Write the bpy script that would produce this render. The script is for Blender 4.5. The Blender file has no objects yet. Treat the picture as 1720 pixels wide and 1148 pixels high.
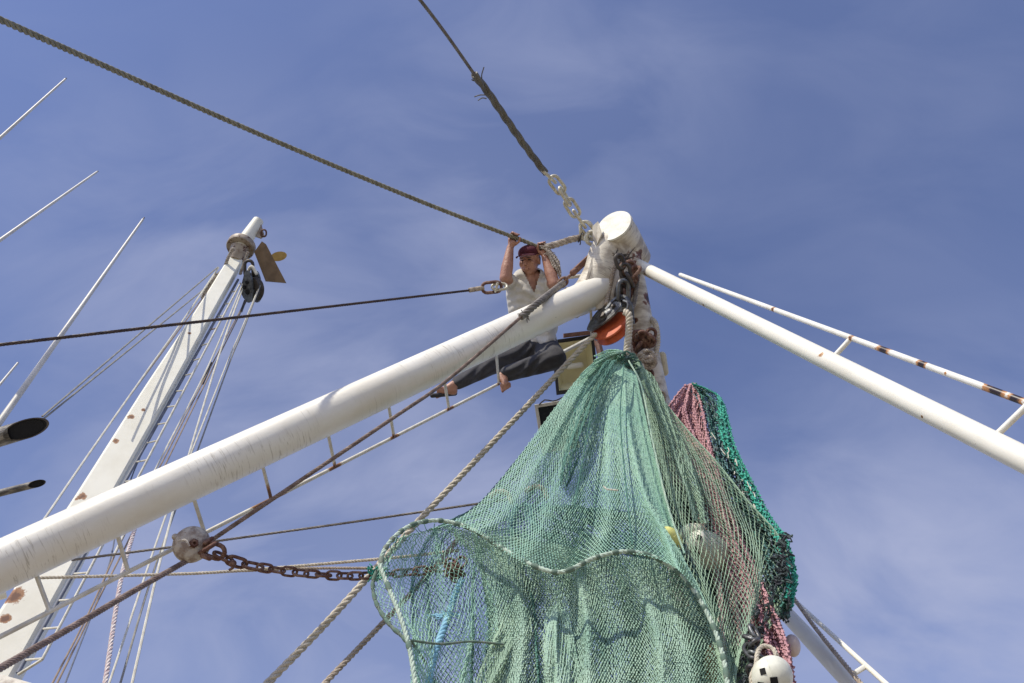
import bpy, bmesh, math, random
import numpy as np
from mathutils import Vector, Matrix
random.seed(7); RNG = np.random.default_rng(7)
S = bpy.context.scene
C = S.collection

# ------------------------------------------------------------------ camera, world, sun
F, PITCH = 1338.0, math.radians(54.9)
CAM = np.array([0.0, 0.0, 1.6])
FW = np.array([0, math.cos(PITCH), math.sin(PITCH)])
UP = np.array([0, -math.sin(PITCH), math.cos(PITCH)])
RT = np.array([1.0, 0, 0])
cd = bpy.data.cameras.new('camera'); cam = bpy.data.objects.new('camera', cd); C.objects.link(cam)
cd.sensor_width = 36; cd.lens = 36 * F / 1720; cd.clip_start = 0.05; cd.clip_end = 5000
cam.location = CAM; cam.rotation_euler = (math.radians(90) + PITCH, 0, 0)
S.camera = cam
SUN = np.array([-0.42, -0.57, 0.70]); SUN /= np.linalg.norm(SUN)
sl = bpy.data.lights.new('sun', 'SUN'); sl.energy = 4.3; sl.angle = math.radians(0.5); sl.color = (1, .93, .80)
so = bpy.data.objects.new('sun', sl); C.objects.link(so)
so.rotation_euler = Vector(SUN).to_track_quat('Z', 'Y').to_euler(); so.location = (0, 0, 30)
S.view_settings.view_transform = 'Standard'; S.view_settings.look = 'None'
S.view_settings.gamma = 1; S.view_settings.exposure = 0.0
S.view_settings.use_curve_mapping = False

w = bpy.data.worlds.new('World'); S.world = w; w.use_nodes = True
nt = w.node_tree; nt.nodes.clear()
def N(tree, typ, **kw):
    n = tree.nodes.new(typ)
    for k, v in kw.items():
        if k in ('inp',):
            for a, b in v.items(): n.inputs[a].default_value = b
        else: setattr(n, k, v)
    return n
def L(tree, a, b): tree.links.new(a, b)
def ramp(tree, src, stops):
    r = N(tree, 'ShaderNodeValToRGB'); L(tree, src, r.inputs[0])
    e = r.color_ramp.elements
    while len(e) < len(stops): e.new(0.5)
    for q, (p, c) in zip(e, stops): q.position = p; q.color = (c, c, c, 1) if not hasattr(c, '__len__') else (*c, 1)
    return r.outputs[0]
def mth(tree, op, a, b=None, c=None, clamp=False):
    n = N(tree, 'ShaderNodeMath', operation=op, use_clamp=clamp)
    for i, x in enumerate((a, b, c)):
        if x is None: continue
        if isinstance(x, (int, float)): n.inputs[i].default_value = x
        else: L(tree, x, n.inputs[i])
    return n.outputs[0]
def mixc(tree, fac, a, b, mode='MIX'):
    n = N(tree, 'ShaderNodeMix', data_type='RGBA', blend_type=mode)
    for s, x in ((n.inputs[0], fac), (n.inputs[6], a), (n.inputs[7], b)):
        if isinstance(x, (int, float)): s.default_value = x
        elif isinstance(x, tuple): s.default_value = (*x[:3], 1)
        else: L(tree, x, s)
    return n.outputs[2]
sky = N(nt, 'ShaderNodeTexSky', sky_type='NISHITA'); sky.sun_disc = False
sky.sun_elevation = math.asin(SUN[2]); sky.sun_rotation = math.atan2(SUN[0], SUN[1])
sky.air_density = 1.0; sky.dust_density = 0.2; sky.ozone_density = 1.6
tc = N(nt, 'ShaderNodeTexCoord')
skyc = mixc(nt, 1.0, sky.outputs[0], (1.41, 1.23, 1.42), 'MULTIPLY')
# thin high cirrus: streaky noise over the direction, gathered into two broad banks
mp = N(nt, 'ShaderNodeMapping'); L(nt, tc.outputs['Generated'], mp.inputs[0])
mp.inputs['Rotation'].default_value = (0.3, 0.5, 0.75); mp.inputs['Scale'].default_value = (1.5, 3.6, 2.2); mp.inputs['Location'].default_value = (.3, .1, .2)
n1 = N(nt, 'ShaderNodeTexNoise', inp={'Scale': 2.6, 'Detail': 9.0, 'Roughness': .52, 'Distortion': .5}); L(nt, mp.outputs[0], n1.inputs['Vector'])
n2 = N(nt, 'ShaderNodeTexNoise', inp={'Scale': 1.6, 'Detail': 3.0, 'Roughness': .5}); L(nt, tc.outputs['Generated'], n2.inputs['Vector'])
def bank(px, py, r0, r1):
    x, y = px - 860, 574 - py
    d = FW * F + RT * x + UP * y; d /= np.linalg.norm(d)
    q = N(nt, 'ShaderNodeVectorMath', operation='DISTANCE'); L(nt, tc.outputs['Generated'], q.inputs[0]); q.inputs[1].default_value = tuple(d)
    m = N(nt, 'ShaderNodeMapRange', interpolation_type='SMOOTHSTEP'); L(nt, q.outputs['Value'], m.inputs[0])
    m.inputs[1].default_value = r1; m.inputs[2].default_value = r0; m.inputs[3].default_value = 0; m.inputs[4].default_value = 1
    return m.outputs[0]
bk = None
for b, wgt in ((bank(520, 900, .05, .55), .85), (bank(1650, 1150, .05, .48), .95), (bank(420, 600, .02, .40), .72), (bank(940, 120, .0, .34), .42), (bank(800, 380, .0, .32), .62), (bank(150, 380, .0, .25), .4), (bank(80, 1180, .0, .4), .6), (bank(1500, 250, .0, .4), .12)):
    b = mth(nt, 'MULTIPLY', b, wgt)
    bk = b if bk is None else mth(nt, 'MAXIMUM', bk, b)
str_ = ramp(nt, n1.outputs[0], [(.38, .0), (.66, 1.0)])
cl = mth(nt, 'MULTIPLY', bk, mth(nt, 'ADD', mth(nt, 'MULTIPLY', str_, .62), mth(nt, 'MULTIPLY', n2.outputs[0], .62)))
cl = mth(nt, 'ADD', cl, mth(nt, 'MULTIPLY', str_, .05))
SKYGAIN = 1.0
fin = mixc(nt, mth(nt, 'MULTIPLY', cl, .95, clamp=True), skyc, (3.6, 3.95, 5.6))
bg = N(nt, 'ShaderNodeBackground'); bg.inputs[1].default_value = 0.12
L(nt, fin, bg.inputs[0]); wo = N(nt, 'ShaderNodeOutputWorld'); L(nt, bg.outputs[0], wo.inputs[0])

# ------------------------------------------------------------------ helpers
def ray(px, py):
    d = FW * F + RT * (px - 860) + UP * (574 - py)
    return d / np.linalg.norm(d)
def P(px, py, d): return CAM + ray(px, py) * d            # a point at range d metres
def PYv(px, py, Y):                                        # points at depth Y metres in front (arrays)
    px = np.asarray(px, float); py = np.asarray(py, float); Y = np.asarray(Y, float)
    x = px - 860; y = 574 - py
    dy = FW[1] * F + UP[1] * y; dz = FW[2] * F + UP[2] * y
    k = Y / dy
    return np.stack([x * k, Y + 0 * k, CAM[2] + dz * k], -1)
def unit(v): v = np.asarray(v, float); return v / (np.linalg.norm(v) + 1e-12)
def crom(pts, n):
    p = np.asarray(pts, float)
    if len(p) == 2: 
        t = np.linspace(0, 1, n)[:, None]; return p[0] * (1 - t) + p[1] * t
    seg = np.r_[0, np.cumsum(np.linalg.norm(np.diff(p[:, :3], axis=0), axis=1))]
    t = np.linspace(0, seg[-1], n)
    i = np.clip(np.searchsorted(seg, t, side='right') - 1, 0, len(p) - 2)
    f = ((t - seg[i]) / (seg[i + 1] - seg[i]))[:, None]
    q = np.vstack([2 * p[0] - p[1], p, 2 * p[-1] - p[-2]])
    a, b, c, d = q[i], q[i + 1], q[i + 2], q[i + 3]
    return .5 * (2 * b + (c - a) * f + (2 * a - 5 * b + 4 * c - d) * f ** 2 + (3 * b - a - 3 * c + d) * f ** 3)
def frames(path):
    T = np.gradient(path, axis=0); T /= np.linalg.norm(T, axis=1)[:, None] + 1e-12
    ref = np.array([0, 0, 1.0]) if abs(T[0][2]) < .9 else np.array([1.0, 0, 0])
    A = np.zeros_like(path); a = np.cross(T[0], ref); a /= np.linalg.norm(a)
    for i in range(len(path)):
        a = a - T[i] * a.dot(T[i]); a /= np.linalg.norm(a) + 1e-12; A[i] = a
    return T, A, np.cross(T, A)

class MB:
    def __init__(s): s.v = []; s.f = []; s.t = []; s.n = 0
    def add(s, v, f, t=None):
        v = np.asarray(v, float).reshape(-1, 3)
        s.v.append(v); s.t.append(v.copy() if t is None else np.asarray(t, float).reshape(-1, 3))
        s.f.extend([tuple(int(i) + s.n for i in q) for q in f]); s.n += len(v)
        return s
    def tube(s, path, r, k=12, cap=True, cut0=None, cut1=None, flat=1.0):
        path = np.asarray(path, float); n = len(path)
        r = np.full(n, r, float) if np.isscalar(r) else np.asarray(r, float)
        T, A, B = frames(path)
        th = np.linspace(0, 2 * math.pi, k, endpoint=False)
        ring = path[:, None] + r[:, None, None] * (np.cos(th)[None, :, None] * A[:, None] + flat * np.sin(th)[None, :, None] * B[:, None])
        for cut, idx in ((cut0, 0), (cut1, n - 1)):       # mitred end: slide the ring along the axis onto a plane
            if cut is not None:
                q, nn = cut
                ax = T[idx]
                for j in range(k):
                    ring[idx, j] += ax * ((q - ring[idx, j]).dot(nn) / ax.dot(nn))
        sl = np.r_[0, np.cumsum(np.linalg.norm(np.diff(path, axis=0), axis=1))]
        tcv = np.stack([np.repeat(sl[:, None], k, 1), r[:, None] * np.cos(th)[None], r[:, None] * np.sin(th)[None]], -1)
        f = [(i * k + j, i * k + (j + 1) % k, (i + 1) * k + (j + 1) % k, (i + 1) * k + j) for i in range(n - 1) for j in range(k)]
        s.add(ring, f, tcv)
        if cap:
            base = s.n
            s.add(ring[0], [tuple(range(k))[::-1]], tcv[0]); s.add(ring[-1], [tuple(range(k))], tcv[-1])
        return s
    def capsule(s, a, b, ra, rb, k=14):
        a = np.asarray(a, float); b = np.asarray(b, float); d = b - a; l = np.linalg.norm(d); d = d / (l + 1e-9)
        st = []
        for q in np.linspace(-90, 0, 6): st.append((a + d * ra * math.sin(math.radians(q)), max(ra * math.cos(math.radians(q)), 1e-4)))
        for q in np.linspace(0, 90, 6): st.append((b + d * rb * math.sin(math.radians(q)), max(rb * math.cos(math.radians(q)), 1e-4)))
        pts = np.array([x[0] for x in st]); rr = [x[1] for x in st]
        ref = np.array([0, 0, 1.0]) if abs(d[2]) < .9 else np.array([1.0, 0, 0])
        A = unit(np.cross(d, ref)); B = np.cross(d, A)
        th = np.linspace(0, 2 * math.pi, k, endpoint=False)
        V = np.array([[p + r * (math.cos(t) * A + math.sin(t) * B) for t in th] for p, r in zip(pts, rr)])
        n = len(pts)
        f = [(i * k + j, i * k + (j + 1) % k, (i + 1) * k + (j + 1) % k, (i + 1) * k + j) for i in range(n - 1) for j in range(k)]
        f += [tuple(range(k))[::-1], tuple(range((n - 1) * k, n * k))]
        return s.add(V, f)
    def ell(s, c, ax, k=16, m=10):
        c = np.asarray(c, float); ax = np.asarray(ax, float)   # rows = semi-axis vectors
        V = []; 
        for i in range(m + 1):
            ph = math.pi * i / m
            for j in range(k):
                t = 2 * math.pi * j / k
                rr = max(math.sin(ph), 1e-3)
                V.append(c + rr * math.cos(t) * ax[0] + rr * math.sin(t) * ax[1] + math.cos(ph) * ax[2])
        f = [(i * k + j, (i + 1) * k + j, (i + 1) * k + (j + 1) % k, i * k + (j + 1) % k) for i in range(m) for j in range(k)]
        f += [tuple(range(k)), tuple(range(m * k, (m + 1) * k))[::-1]]
        return s.add(V, f)
    def hexa(s, q):                                       # 8 corners: bottom 4, top 4
        return s.add(q, [(3, 2, 1, 0), (4, 5, 6, 7), (0, 1, 5, 4), (1, 2, 6, 5), (2, 3, 7, 6), (3, 0, 4, 7)])
    def box(s, c, ax):                                    # ax rows: half-extent vectors
        c = np.asarray(c, float); a, b, d = [np.asarray(x, float) for x in ax]
        return s.hexa([c - a - b - d, c + a - b - d, c + a + b - d, c - a + b - d, c - a - b + d, c + a - b + d, c + a + b + d, c - a + b + d])
    def plate(s, pts, thick):                             # polygon with thickness
        p = np.asarray(pts, float); n = len(p)
        nn = np.zeros(3)
        for i in range(n): nn += np.cross(p[i] - p[0], p[(i + 1) % n] - p[0])
        nn = unit(nn) * thick / 2
        f = [tuple(range(n))[::-1], tuple(range(n, 2 * n))] + [(i, (i + 1) % n, n + (i + 1) % n, n + i) for i in range(n)]
        return s.add(np.vstack([p - nn, p + nn]), f)
    def rope(s, path, r, strands=3, pitch=None, k=6, step=9, fill=True, sr=None):
        path = np.asarray(path, float); pitch = pitch or r * 7
        Lg = np.linalg.norm(np.diff(path, axis=0), axis=1).sum()
        n = max(8, min(3500, int(Lg / pitch * step)))
        p = crom(path, n); T, A, B = frames(p)
        sl = np.r_[0, np.cumsum(np.linalg.norm(np.diff(p, axis=0), axis=1))]
        sr = sr or {2: .5, 3: .50, 4: .44}.get(strands, .36); off = r * (1 - sr)
        for q in range(strands):
            th = 2 * math.pi * (sl / pitch + q / strands)
            c = p + off * (np.cos(th)[:, None] * A + np.sin(th)[:, None] * B)
            s.tube(c, r * sr * 1.04, k)
        return s
    def link(s, c, d, side, l, wd, r, k=8):               # stadium link: long axis d, width axis side
        c = np.asarray(c, float); d = unit(d); side = unit(np.asarray(side) - d * np.dot(side, d))
        h = l / 2 - wd / 2; pts = []
        for a in np.linspace(-90, 90, 8): pts.append(c + d * (h + wd / 2 * math.cos(math.radians(a))) + side * wd / 2 * math.sin(math.radians(a)))
        for a in np.linspace(90, 270, 8): pts.append(c + d * (-h + wd / 2 * math.cos(math.radians(a))) + side * wd / 2 * math.sin(math.radians(a)))
        p = np.array(pts); n = len(p); nn = np.cross(d, side); V = []
        for i in range(n):
            t = unit(p[(i + 1) % n] - p[i - 1]); o = np.cross(t, nn)
            for j in range(k):
                a = 2 * math.pi * j / k; V.append(p[i] + r * (math.cos(a) * o + math.sin(a) * nn))
        f = [(i * k + j, i * k + (j + 1) % k, ((i + 1) % n) * k + (j + 1) % k, ((i + 1) % n) * k + j) for i in range(n) for j in range(k)]
        return s.add(V, f)
    def lathe(s, c, axis, prof, k=28):                    # prof: list of (radius, height)
        axis = unit(axis); ref = np.array([0, 0, 1.0]) if abs(axis[2]) < .9 else np.array([1.0, 0, 0])
        A = unit(np.cross(axis, ref)); B = np.cross(axis, A); c = np.asarray(c, float)
        V = [c + axis * h + max(r, 1e-4) * (math.cos(2 * math.pi * j / k) * A + math.sin(2 * math.pi * j / k) * B) for r, h in prof for j in range(k)]
        f = [(i * k + j, i * k + (j + 1) % k, (i + 1) * k + (j + 1) % k, (i + 1) * k + j) for i in range(len(prof) - 1) for j in range(k)]
        return s.add(V, f)
    def segs(s, a, b, r, k=3):                            # many straight strands at once
        d = b - a; d /= np.linalg.norm(d, axis=1)[:, None] + 1e-9
        ref = np.tile([0.31, -.2, .93], (len(a), 1)); A = np.cross(d, ref); A /= np.linalg.norm(A, axis=1)[:, None] + 1e-9
        B = np.cross(d, A); rr = np.broadcast_to(np.asarray(r, float), (len(a),))[:, None]
        R0 = [a + rr * (math.cos(2 * math.pi * j / k) * A + math.sin(2 * math.pi * j / k) * B) for j in range(k)]
        R1 = [b + rr * (math.cos(2 * math.pi * j / k) * A + math.sin(2 * math.pi * j / k) * B) for j in range(k)]
        V = np.stack(R0 + R1, 1).reshape(-1, 3)
        base = (np.arange(len(a)) * 2 * k)[:, None]
        f = np.vstack([base + np.array([j, (j + 1) % k, k + (j + 1) % k, k + j]) for j in range(k)])
        s.v.append(V); s.t.append(V.copy()); s.f.extend(map(tuple, (f + s.n).tolist())); s.n += len(V)
        return s
    def mesh(s, name, off, smooth=True, ang=45):
        me = bpy.data.meshes.new(name)
        V = np.vstack(s.v) - off
        me.from_pydata(V.tolist(), [], s.f); me.update()
        at = me.attributes.new('tc', 'FLOAT_VECTOR', 'POINT'); at.data.foreach_set('vector', np.vstack(s.t).astype('f').ravel())
        if smooth:
            me.polygons.foreach_set('use_smooth', [True] * len(me.polygons))
            try: me.set_sharp_from_angle(angle=math.radians(ang))
            except Exception: pass
        return me

def wloc(o):
    v = np.zeros(3)
    while o is not None: v += np.array(o.location); o = o.parent
    return v
def tag(o, label, cat, group=None, kind=None):
    if label: o['label'] = label
    if cat: o['category'] = cat
    if group: o['group'] = group
    if kind: o['kind'] = kind
    return o
def thing(name, label, cat, loc, group=None):
    o = bpy.data.objects.new(name, None); C.objects.link(o); o.location = tuple(float(x) for x in loc); o.empty_display_size = .1
    return tag(o, label, cat, group)
def obj(name, mb, m, parent=None, label=None, smooth=True, ang=45):
    V = np.vstack(mb.v)
    off = wloc(parent) if parent is not None else V[V[:, 2].argmin()]
    me = mb.mesh(name, off, smooth, ang); me.materials.append(m)
    o = bpy.data.objects.new(name, me); C.objects.link(o)
    if parent is not None: o.parent = parent
    else: o.location = tuple(off)
    if label: o['label'] = label
    return o
def single(name, mb, m, label, cat, group=None, kind=None, **k):
    return tag(obj(name, mb, m, None, None, **k), label, cat, group, kind)


def on_line(a, b, px, py):                                 # the point of line a-b nearest the sight line through a pixel
    u = unit(b - a); v = ray(px, py); w0 = a - CAM
    bb = u.dot(v); d_ = u.dot(w0); e = v.dot(w0)
    s_ = (bb * e - d_) / (1 - bb * bb)
    return a + u * s_
def skin_pt(a, b, px, py, r):                               # a point on the near side of a pipe along a-b
    q = on_line(a, b, px, py); return P(px, py, np.linalg.norm(q - CAM) - r)
bA, bB = P(-8, 955, 4.70), P(1012, 485, 6.72)
qA, qB = P(1066, 443, 6.98), P(1722, 773, 3.72)
sA, sB = P(1143, 462, 6.35), P(1722, 676, 3.86)
rA, rB = P(0, 1070, 4.62), P(838, 645, 6.42)
mT, mB_ = P(398, 436, 13.0), P(18, 1082, 8.9)
pT, pB = P(1046, 424, 7.02), P(1103, 700, 6.5)
def RB(x, y, r): return (skin_pt(bA, bB, x, y, .12), r)
def RQ(x, y, r): return (skin_pt(qA, qB, x, y, .05), r)
def RS(x, y, r): return (skin_pt(sA, sB, x, y, .01), r)
def RR_(x, y, r): return (on_line(rA, rB, x, y), r)
def RM(x, y, r): return (skin_pt(mT, mB_, x, y, .13), r)
def RP_(x, y, r): return (skin_pt(pT, pB, x, y, .13), r)

# ------------------------------------------------------------------ materials
def mat(name, col, rough=.5, metal=0.0, col2=None, scale=6.0, lo=.4, hi=.65, stretch=(1, 1, 1), bump=0.0, bscale=40.0,
        rust=None, rusty=0.0, rcol=(.16, .055, .018), rdark=(.025, .012, .010), spec=.5, streak=None, world=False, bstretch=None):
    m = bpy.data.materials.new(name); m.use_nodes = True; t = m.node_tree
    b = t.nodes['Principled BSDF']; b.inputs['Roughness'].default_value = rough; b.inputs['Metallic'].default_value = metal
    b.inputs['Specular IOR Level'].default_value = spec
    at = N(t, 'ShaderNodeAttribute', attribute_name='tc'); vec = at.outputs['Vector']
    mp = N(t, 'ShaderNodeMapping'); L(t, vec, mp.inputs[0]); mp.inputs['Scale'].default_value = stretch
    no = N(t, 'ShaderNodeTexNoise', inp={'Scale': scale, 'Detail': 7.0, 'Roughness': .62}); L(t, mp.outputs[0], no.inputs['Vector'])
    out = mixc(t, ramp(t, no.outputs[0], [(lo, 0), (hi, 1)]), col, col2 or tuple(c * .75 for c in col))
    if streak:                                            # crosswise brush and grime scratches: (colour, strength)
        mp2 = N(t, 'ShaderNodeMapping'); L(t, vec, mp2.inputs[0]); mp2.inputs['Scale'].default_value = (62, 5, 5); mp2.inputs['Rotation'].default_value = (0, .2, -.5)
        n3 = N(t, 'ShaderNodeTexNoise', inp={'Scale': 1.5, 'Detail': 4.0, 'Roughness': .65, 'Distortion': .6}); L(t, mp2.outputs[0], n3.inputs['Vector'])
        n4 = N(t, 'ShaderNodeTexNoise', inp={'Scale': 3.2, 'Detail': 4.0}); L(t, vec, n4.inputs['Vector'])
        msk = mth(t, 'MULTIPLY', ramp(t, n3.outputs[0], [(.55, 0), (.64, 1)]), ramp(t, n4.outputs[0], [(.42, 0), (.62, 1)]))
        out = mixc(t, mth(t, 'MULTIPLY', msk, streak[1]), out, streak[0])
    geo = N(t, 'ShaderNodeNewGeometry')
    rn = N(t, 'ShaderNodeTexNoise', inp={'Scale': 17.0, 'Detail': 6.0, 'Roughness': .7}); L(t, geo.outputs['Position'], rn.inputs['Vector'])
    acc = None
    for q in (rust or []):
        p, r = q[0], q[1]
        dn = N(t, 'ShaderNodeVectorMath', operation='DISTANCE'); L(t, geo.outputs['Position'], dn.inputs[0]); dn.inputs[1].default_value = tuple(p)
        v = mth(t, 'SUBTRACT', 1.0, mth(t, 'DIVIDE', dn.outputs['Value'], r))
        v = mth(t, 'ADD', v, mth(t, 'MULTIPLY', mth(t, 'SUBTRACT', rn.outputs[0], .5), 1.9))
        v = mth(t, 'MULTIPLY', v, 1.0, clamp=True)
        acc = v if acc is None else mth(t, 'MAXIMUM', acc, v)
    if rusty:
        v = ramp(t, rn.outputs[0], [(.70 - rusty * .3, 0), (.78 - rusty * .25, 1)])
        acc = v if acc is None else mth(t, 'MAXIMUM', acc, v)
    if acc is not None:
        out = mixc(t, ramp(t, acc, [(.04, 0), (.22, 1)]), out, mixc(t, ramp(t, acc, [(.35, 0), (.6, 1)]), rcol, rdark))
    L(t, out, b.inputs['Base Color'])
    if bump:
        mb_ = N(t, 'ShaderNodeMapping'); L(t, vec, mb_.inputs[0]); mb_.inputs['Scale'].default_value = bstretch or stretch
        bn = N(t, 'ShaderNodeTexNoise', inp={'Scale': bscale, 'Detail': 4.0}); L(t, mb_.outputs[0], bn.inputs['Vector'])
        bb = N(t, 'ShaderNodeBump', inp={'Strength': bump, 'Distance': .01}); L(t, bn.outputs[0], bb.inputs['Height']); L(t, bb.outputs[0], b.inputs['Normal'])
    return m

WHITE, GRIME = (.82, .80, .72), (.62, .59, .50)
m_boom = mat('boom_paint', WHITE, .42, col2=(.73, .69, .58), scale=3.0, streak=((.36, .32, .25), .6), bump=.25, bscale=9, stretch=(.6, 1, 1),
             rust=[RB(930,533,.03), RB(955,515,.02), RB(350,745,.012), RB(405,800,.012), RB(20,905,.012), RB(235,870,.01)], rcol=(.2, .14, .09))
m_rung = mat('rung_paint', (.72, .70, .62), .45, col2=(.55, .51, .42), scale=12, rust=[RR_(447,838,.13), RR_(455,838,.05), RR_(562,783,.06), RR_(661,733,.05), RR_(753,685,.045), RR_(838,645,.03), RR_(342,892,.012)], rcol=(.30, .15, .06), rdark=(.14, .06, .03))
m_post = mat('post_paint', (.70, .65, .54), .5, col2=(.40, .34, .26), scale=5.5, stretch=(2.2, 1, 1), lo=.45, hi=.62, bump=.3, bscale=14,
             streak=((.20, .17, .13), .8), rust=[(P(1050, 450, 6.9), .16), (P(1068, 432, 6.95), .07), (P(1085, 505, 6.8), .08), RP_(1088,505,.05), RP_(1078,580,.10), RP_(1104,668,.03), RP_(1066,540,.03), (P(1000, 378, 7.05), .05)])
m_white = mat('white_paint', (.84, .82, .72), .40, col2=(.74, .71, .61), scale=4, stretch=(.5, 1, 1), bump=.15, bscale=12,
              rust=[RQ(1383,600,.026), RQ(1345,590,.007), RQ(1183,512,.016), RQ(1125,478,.02), RQ(1086,458,.03), RQ(1550,700,.008), RQ(1640,745,.006)], rcol=(.36, .17, .05))
m_rail = mat('rail_paint', (.80, .80, .74), .4, col2=(.68, .66, .58), scale=9,
             rust=[RS(1484,590,.060), RS(1548,612,.034), RS(1671,659,.075), RS(1300,520,.02), RS(1590,628,.01), RS(1706,670,.05), RS(1528,604,.008), RS(1200,484,.012), RS(1430,568,.018)], rcol=(.42, .20, .07), rdark=(.02, .01, .01))
m_mast = mat('mast_paint', (.88, .86, .74), .55, col2=(.80, .77, .64), scale=2.5, bump=.2, bscale=5,
             rust=[RM(138,833,.05), RM(122,858,.06), RM(128,836,.03), RM(240,690,.03), RM(220,699,.045), RM(246,688,.02), RM(92,1062,.05), RM(24,1000,.10), RM(318,560,.025), RM(283,600,.015), RM(195,740,.04), RM(10,1040,.05), RM(60,1040,.02), RM(150,850,.02), RM(330,525,.02), RM(100,905,.03)], rcol=(.36, .18, .08), rdark=(.16, .07, .035))
m_collar = mat('collar_metal', (.45, .38, .29), .5, col2=(.26, .20, .15), scale=8, rusty=.45)
m_rope_dark = mat('weathered_wire', (.15, .14, .115), .6, col2=(.085, .075, .06), scale=9, bump=.3, bscale=120)
m_rope_olive = mat('olive_rope', (.27, .26, .20), .75, col2=(.15, .145, .11), scale=14, bump=.4, bscale=150)
m_rope_brown = mat('rusty_wire', (.26, .19, .16), .6, col2=(.12, .075, .055), scale=10, bump=.3, bscale=120)
m_rope_grey = mat('grey_wire', (.21, .19, .17), .6, col2=(.10, .085, .075), scale=10)
m_rope_white = mat('pale_rope', (.62, .56, .45), .85, col2=(.42, .38, .30), scale=18, bump=.5, bscale=160)
m_rope_tan = mat('tan_rope', (.46, .39, .31), .85, col2=(.29, .235, .18), scale=20, bump=.5, bscale=160)
m_rope_frayed = mat('frayed_rope', (.55, .50, .43), .9, col2=(.25, .20, .17), scale=22, bump=.6, bscale=160)
m_blue_rope = mat('blue_rope', (.30, .56, .68), .7, col2=(.17, .38, .52), scale=20)
m_black_wire = mat('black_stay', (.030, .020, .020), .55, col2=(.07, .04, .03), scale=10)
m_line_white = mat('white_line', (.72, .70, .60), .7, col2=(.52, .49, .40), scale=8)
m_line_grey = mat('grey_line', (.33, .32, .28), .7, col2=(.20, .19, .17), scale=8)
m_line_brown = mat('brown_line', (.34, .26, .19), .7, col2=(.22, .16, .12), scale=8)
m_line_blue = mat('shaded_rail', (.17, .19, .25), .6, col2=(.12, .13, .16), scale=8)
m_line_pink = mat('flecked_line', (.72, .68, .64), .7, col2=(.50, .34, .34), scale=55, stretch=(1, 1, 1))
m_chain_white = mat('galvanised_chain', (.66, .64, .53), .45, .15, col2=(.44, .39, .29), scale=24, lo=.42, hi=.62, rusty=.12)
m_chain_rust = mat('rusty_chain', (.12, .052, .036), .75, .1, col2=(.24, .15, .11), scale=28, lo=.45, hi=.6, bump=.5, bscale=90)
m_rust = mat('rusty_steel', (.20, .10, .07), .7, .2, col2=(.10, .05, .035), scale=24, bump=.4, bscale=90)
m_block_grey = mat('chipped_block_paint', (.50, .46, .40), .6, col2=(.28, .22, .18), scale=20, lo=.45, hi=.6, bump=.4, bscale=60, rusty=.2)
m_block_dark = mat('dark_cast_metal', (.17, .18, .18), .42, .5, col2=(.055, .05, .055), scale=20, bump=.35, bscale=50)
m_orange = mat('orange_sheave_paint', (.62, .12, .035), .45, col2=(.42, .075, .025), scale=16)
m_dark = mat('dark_steel', (.05, .042, .038), .55, .3, col2=(.10, .085, .07), scale=18)
m_black = mat('flat_black', (.008, .008, .009), .9)  # flat black, used as shade inside the exhausts and lug holes
m_exhaust = mat('exhaust_metal', (.30, .28, .24), .55, .4, col2=(.09, .085, .08), scale=14, stretch=(.5, 2, 2), lo=.4, hi=.6, bump=.5, bscale=40)
m_plate = mat('brown_plate_paint', (.25, .17, .10), .55, col2=(.18, .12, .07), scale=8)
m_gold = mat('gold_paint', (.62, .42, .14), .5, col2=(.5, .32, .10), scale=12)
m_antenna = mat('antenna_fibreglass', (.68, .66, .60), .45, col2=(.52, .50, .45), scale=3)
m_cream = mat('cream_enamel', (.72, .68, .42), .6, col2=(.62, .57, .34), scale=6, rusty=.05)
m_lamprim = mat('black_rubber_rim', (.018, .018, .02), .6)
m_lampwhite = mat('lamp_housing_paint', (.66, .65, .58), .5, col2=(.45, .42, .35), scale=9, rusty=.1)
m_green = mat('green_twine', (.36, .56, .43), .8, col2=(.26, .47, .37), scale=3.0, lo=.35, hi=.65)
m_bunt = mat('bunt_twine', (.38, .54, .42), .8, col2=(.24, .40, .31), scale=3.0)
m_green2 = mat('grey_green_twine', (.34, .48, .34), .8, col2=(.22, .34, .25), scale=4.0)
m_green_shade = mat('shaded_green_twine', (.10, .24, .19), .85, col2=(.06, .15, .13), scale=3.0)  # green darkened so the shade between net layers sits in the colour
m_green_pale = mat('pale_green_twine', (.50, .62, .48), .8, col2=(.30, .48, .38), scale=4.0)
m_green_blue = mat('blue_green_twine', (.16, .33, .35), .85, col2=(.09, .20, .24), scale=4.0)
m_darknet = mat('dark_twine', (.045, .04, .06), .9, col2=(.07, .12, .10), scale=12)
m_pink = mat('pink_twine', (.55, .31, .32), .8, col2=(.40, .20, .23), scale=7.0)
m_pinkgrey = mat('faded_pink_twine', (.62, .47, .43), .85, col2=(.30, .2, .2), scale=7.0)
m_emer = mat('emerald_twine', (.04, .38, .27), .75, col2=(.04, .22, .17), scale=9.0)
m_dgreen = mat('dark_green_twine', (.05, .20, .15), .8, col2=(.12, .12, .14), scale=14.0)
m_headrope = mat('headrope_twine', (.52, .62, .51), .8, col2=(.34, .45, .37), scale=18, bump=.5, bscale=100)
m_lash = mat('lashing_twine', (.10, .17, .13), .85, col2=(.22, .24, .19), scale=20)
m_float = mat('float_plastic', (.80, .80, .68), .4, col2=(.56, .56, .45), scale=7, bump=.1, bscale=10)
m_floaty = mat('yellow_float_plastic', (.78, .76, .26), .45, col2=(.45, .46, .14), scale=7)
m_skin = mat('skin', (.44, .235, .16), .5, col2=(.33, .155, .105), scale=14, bump=.35, bscale=60)
m_foot = mat('foot_skin', (.42, .24, .18), .6, col2=(.34, .19, .14), scale=9)
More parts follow.
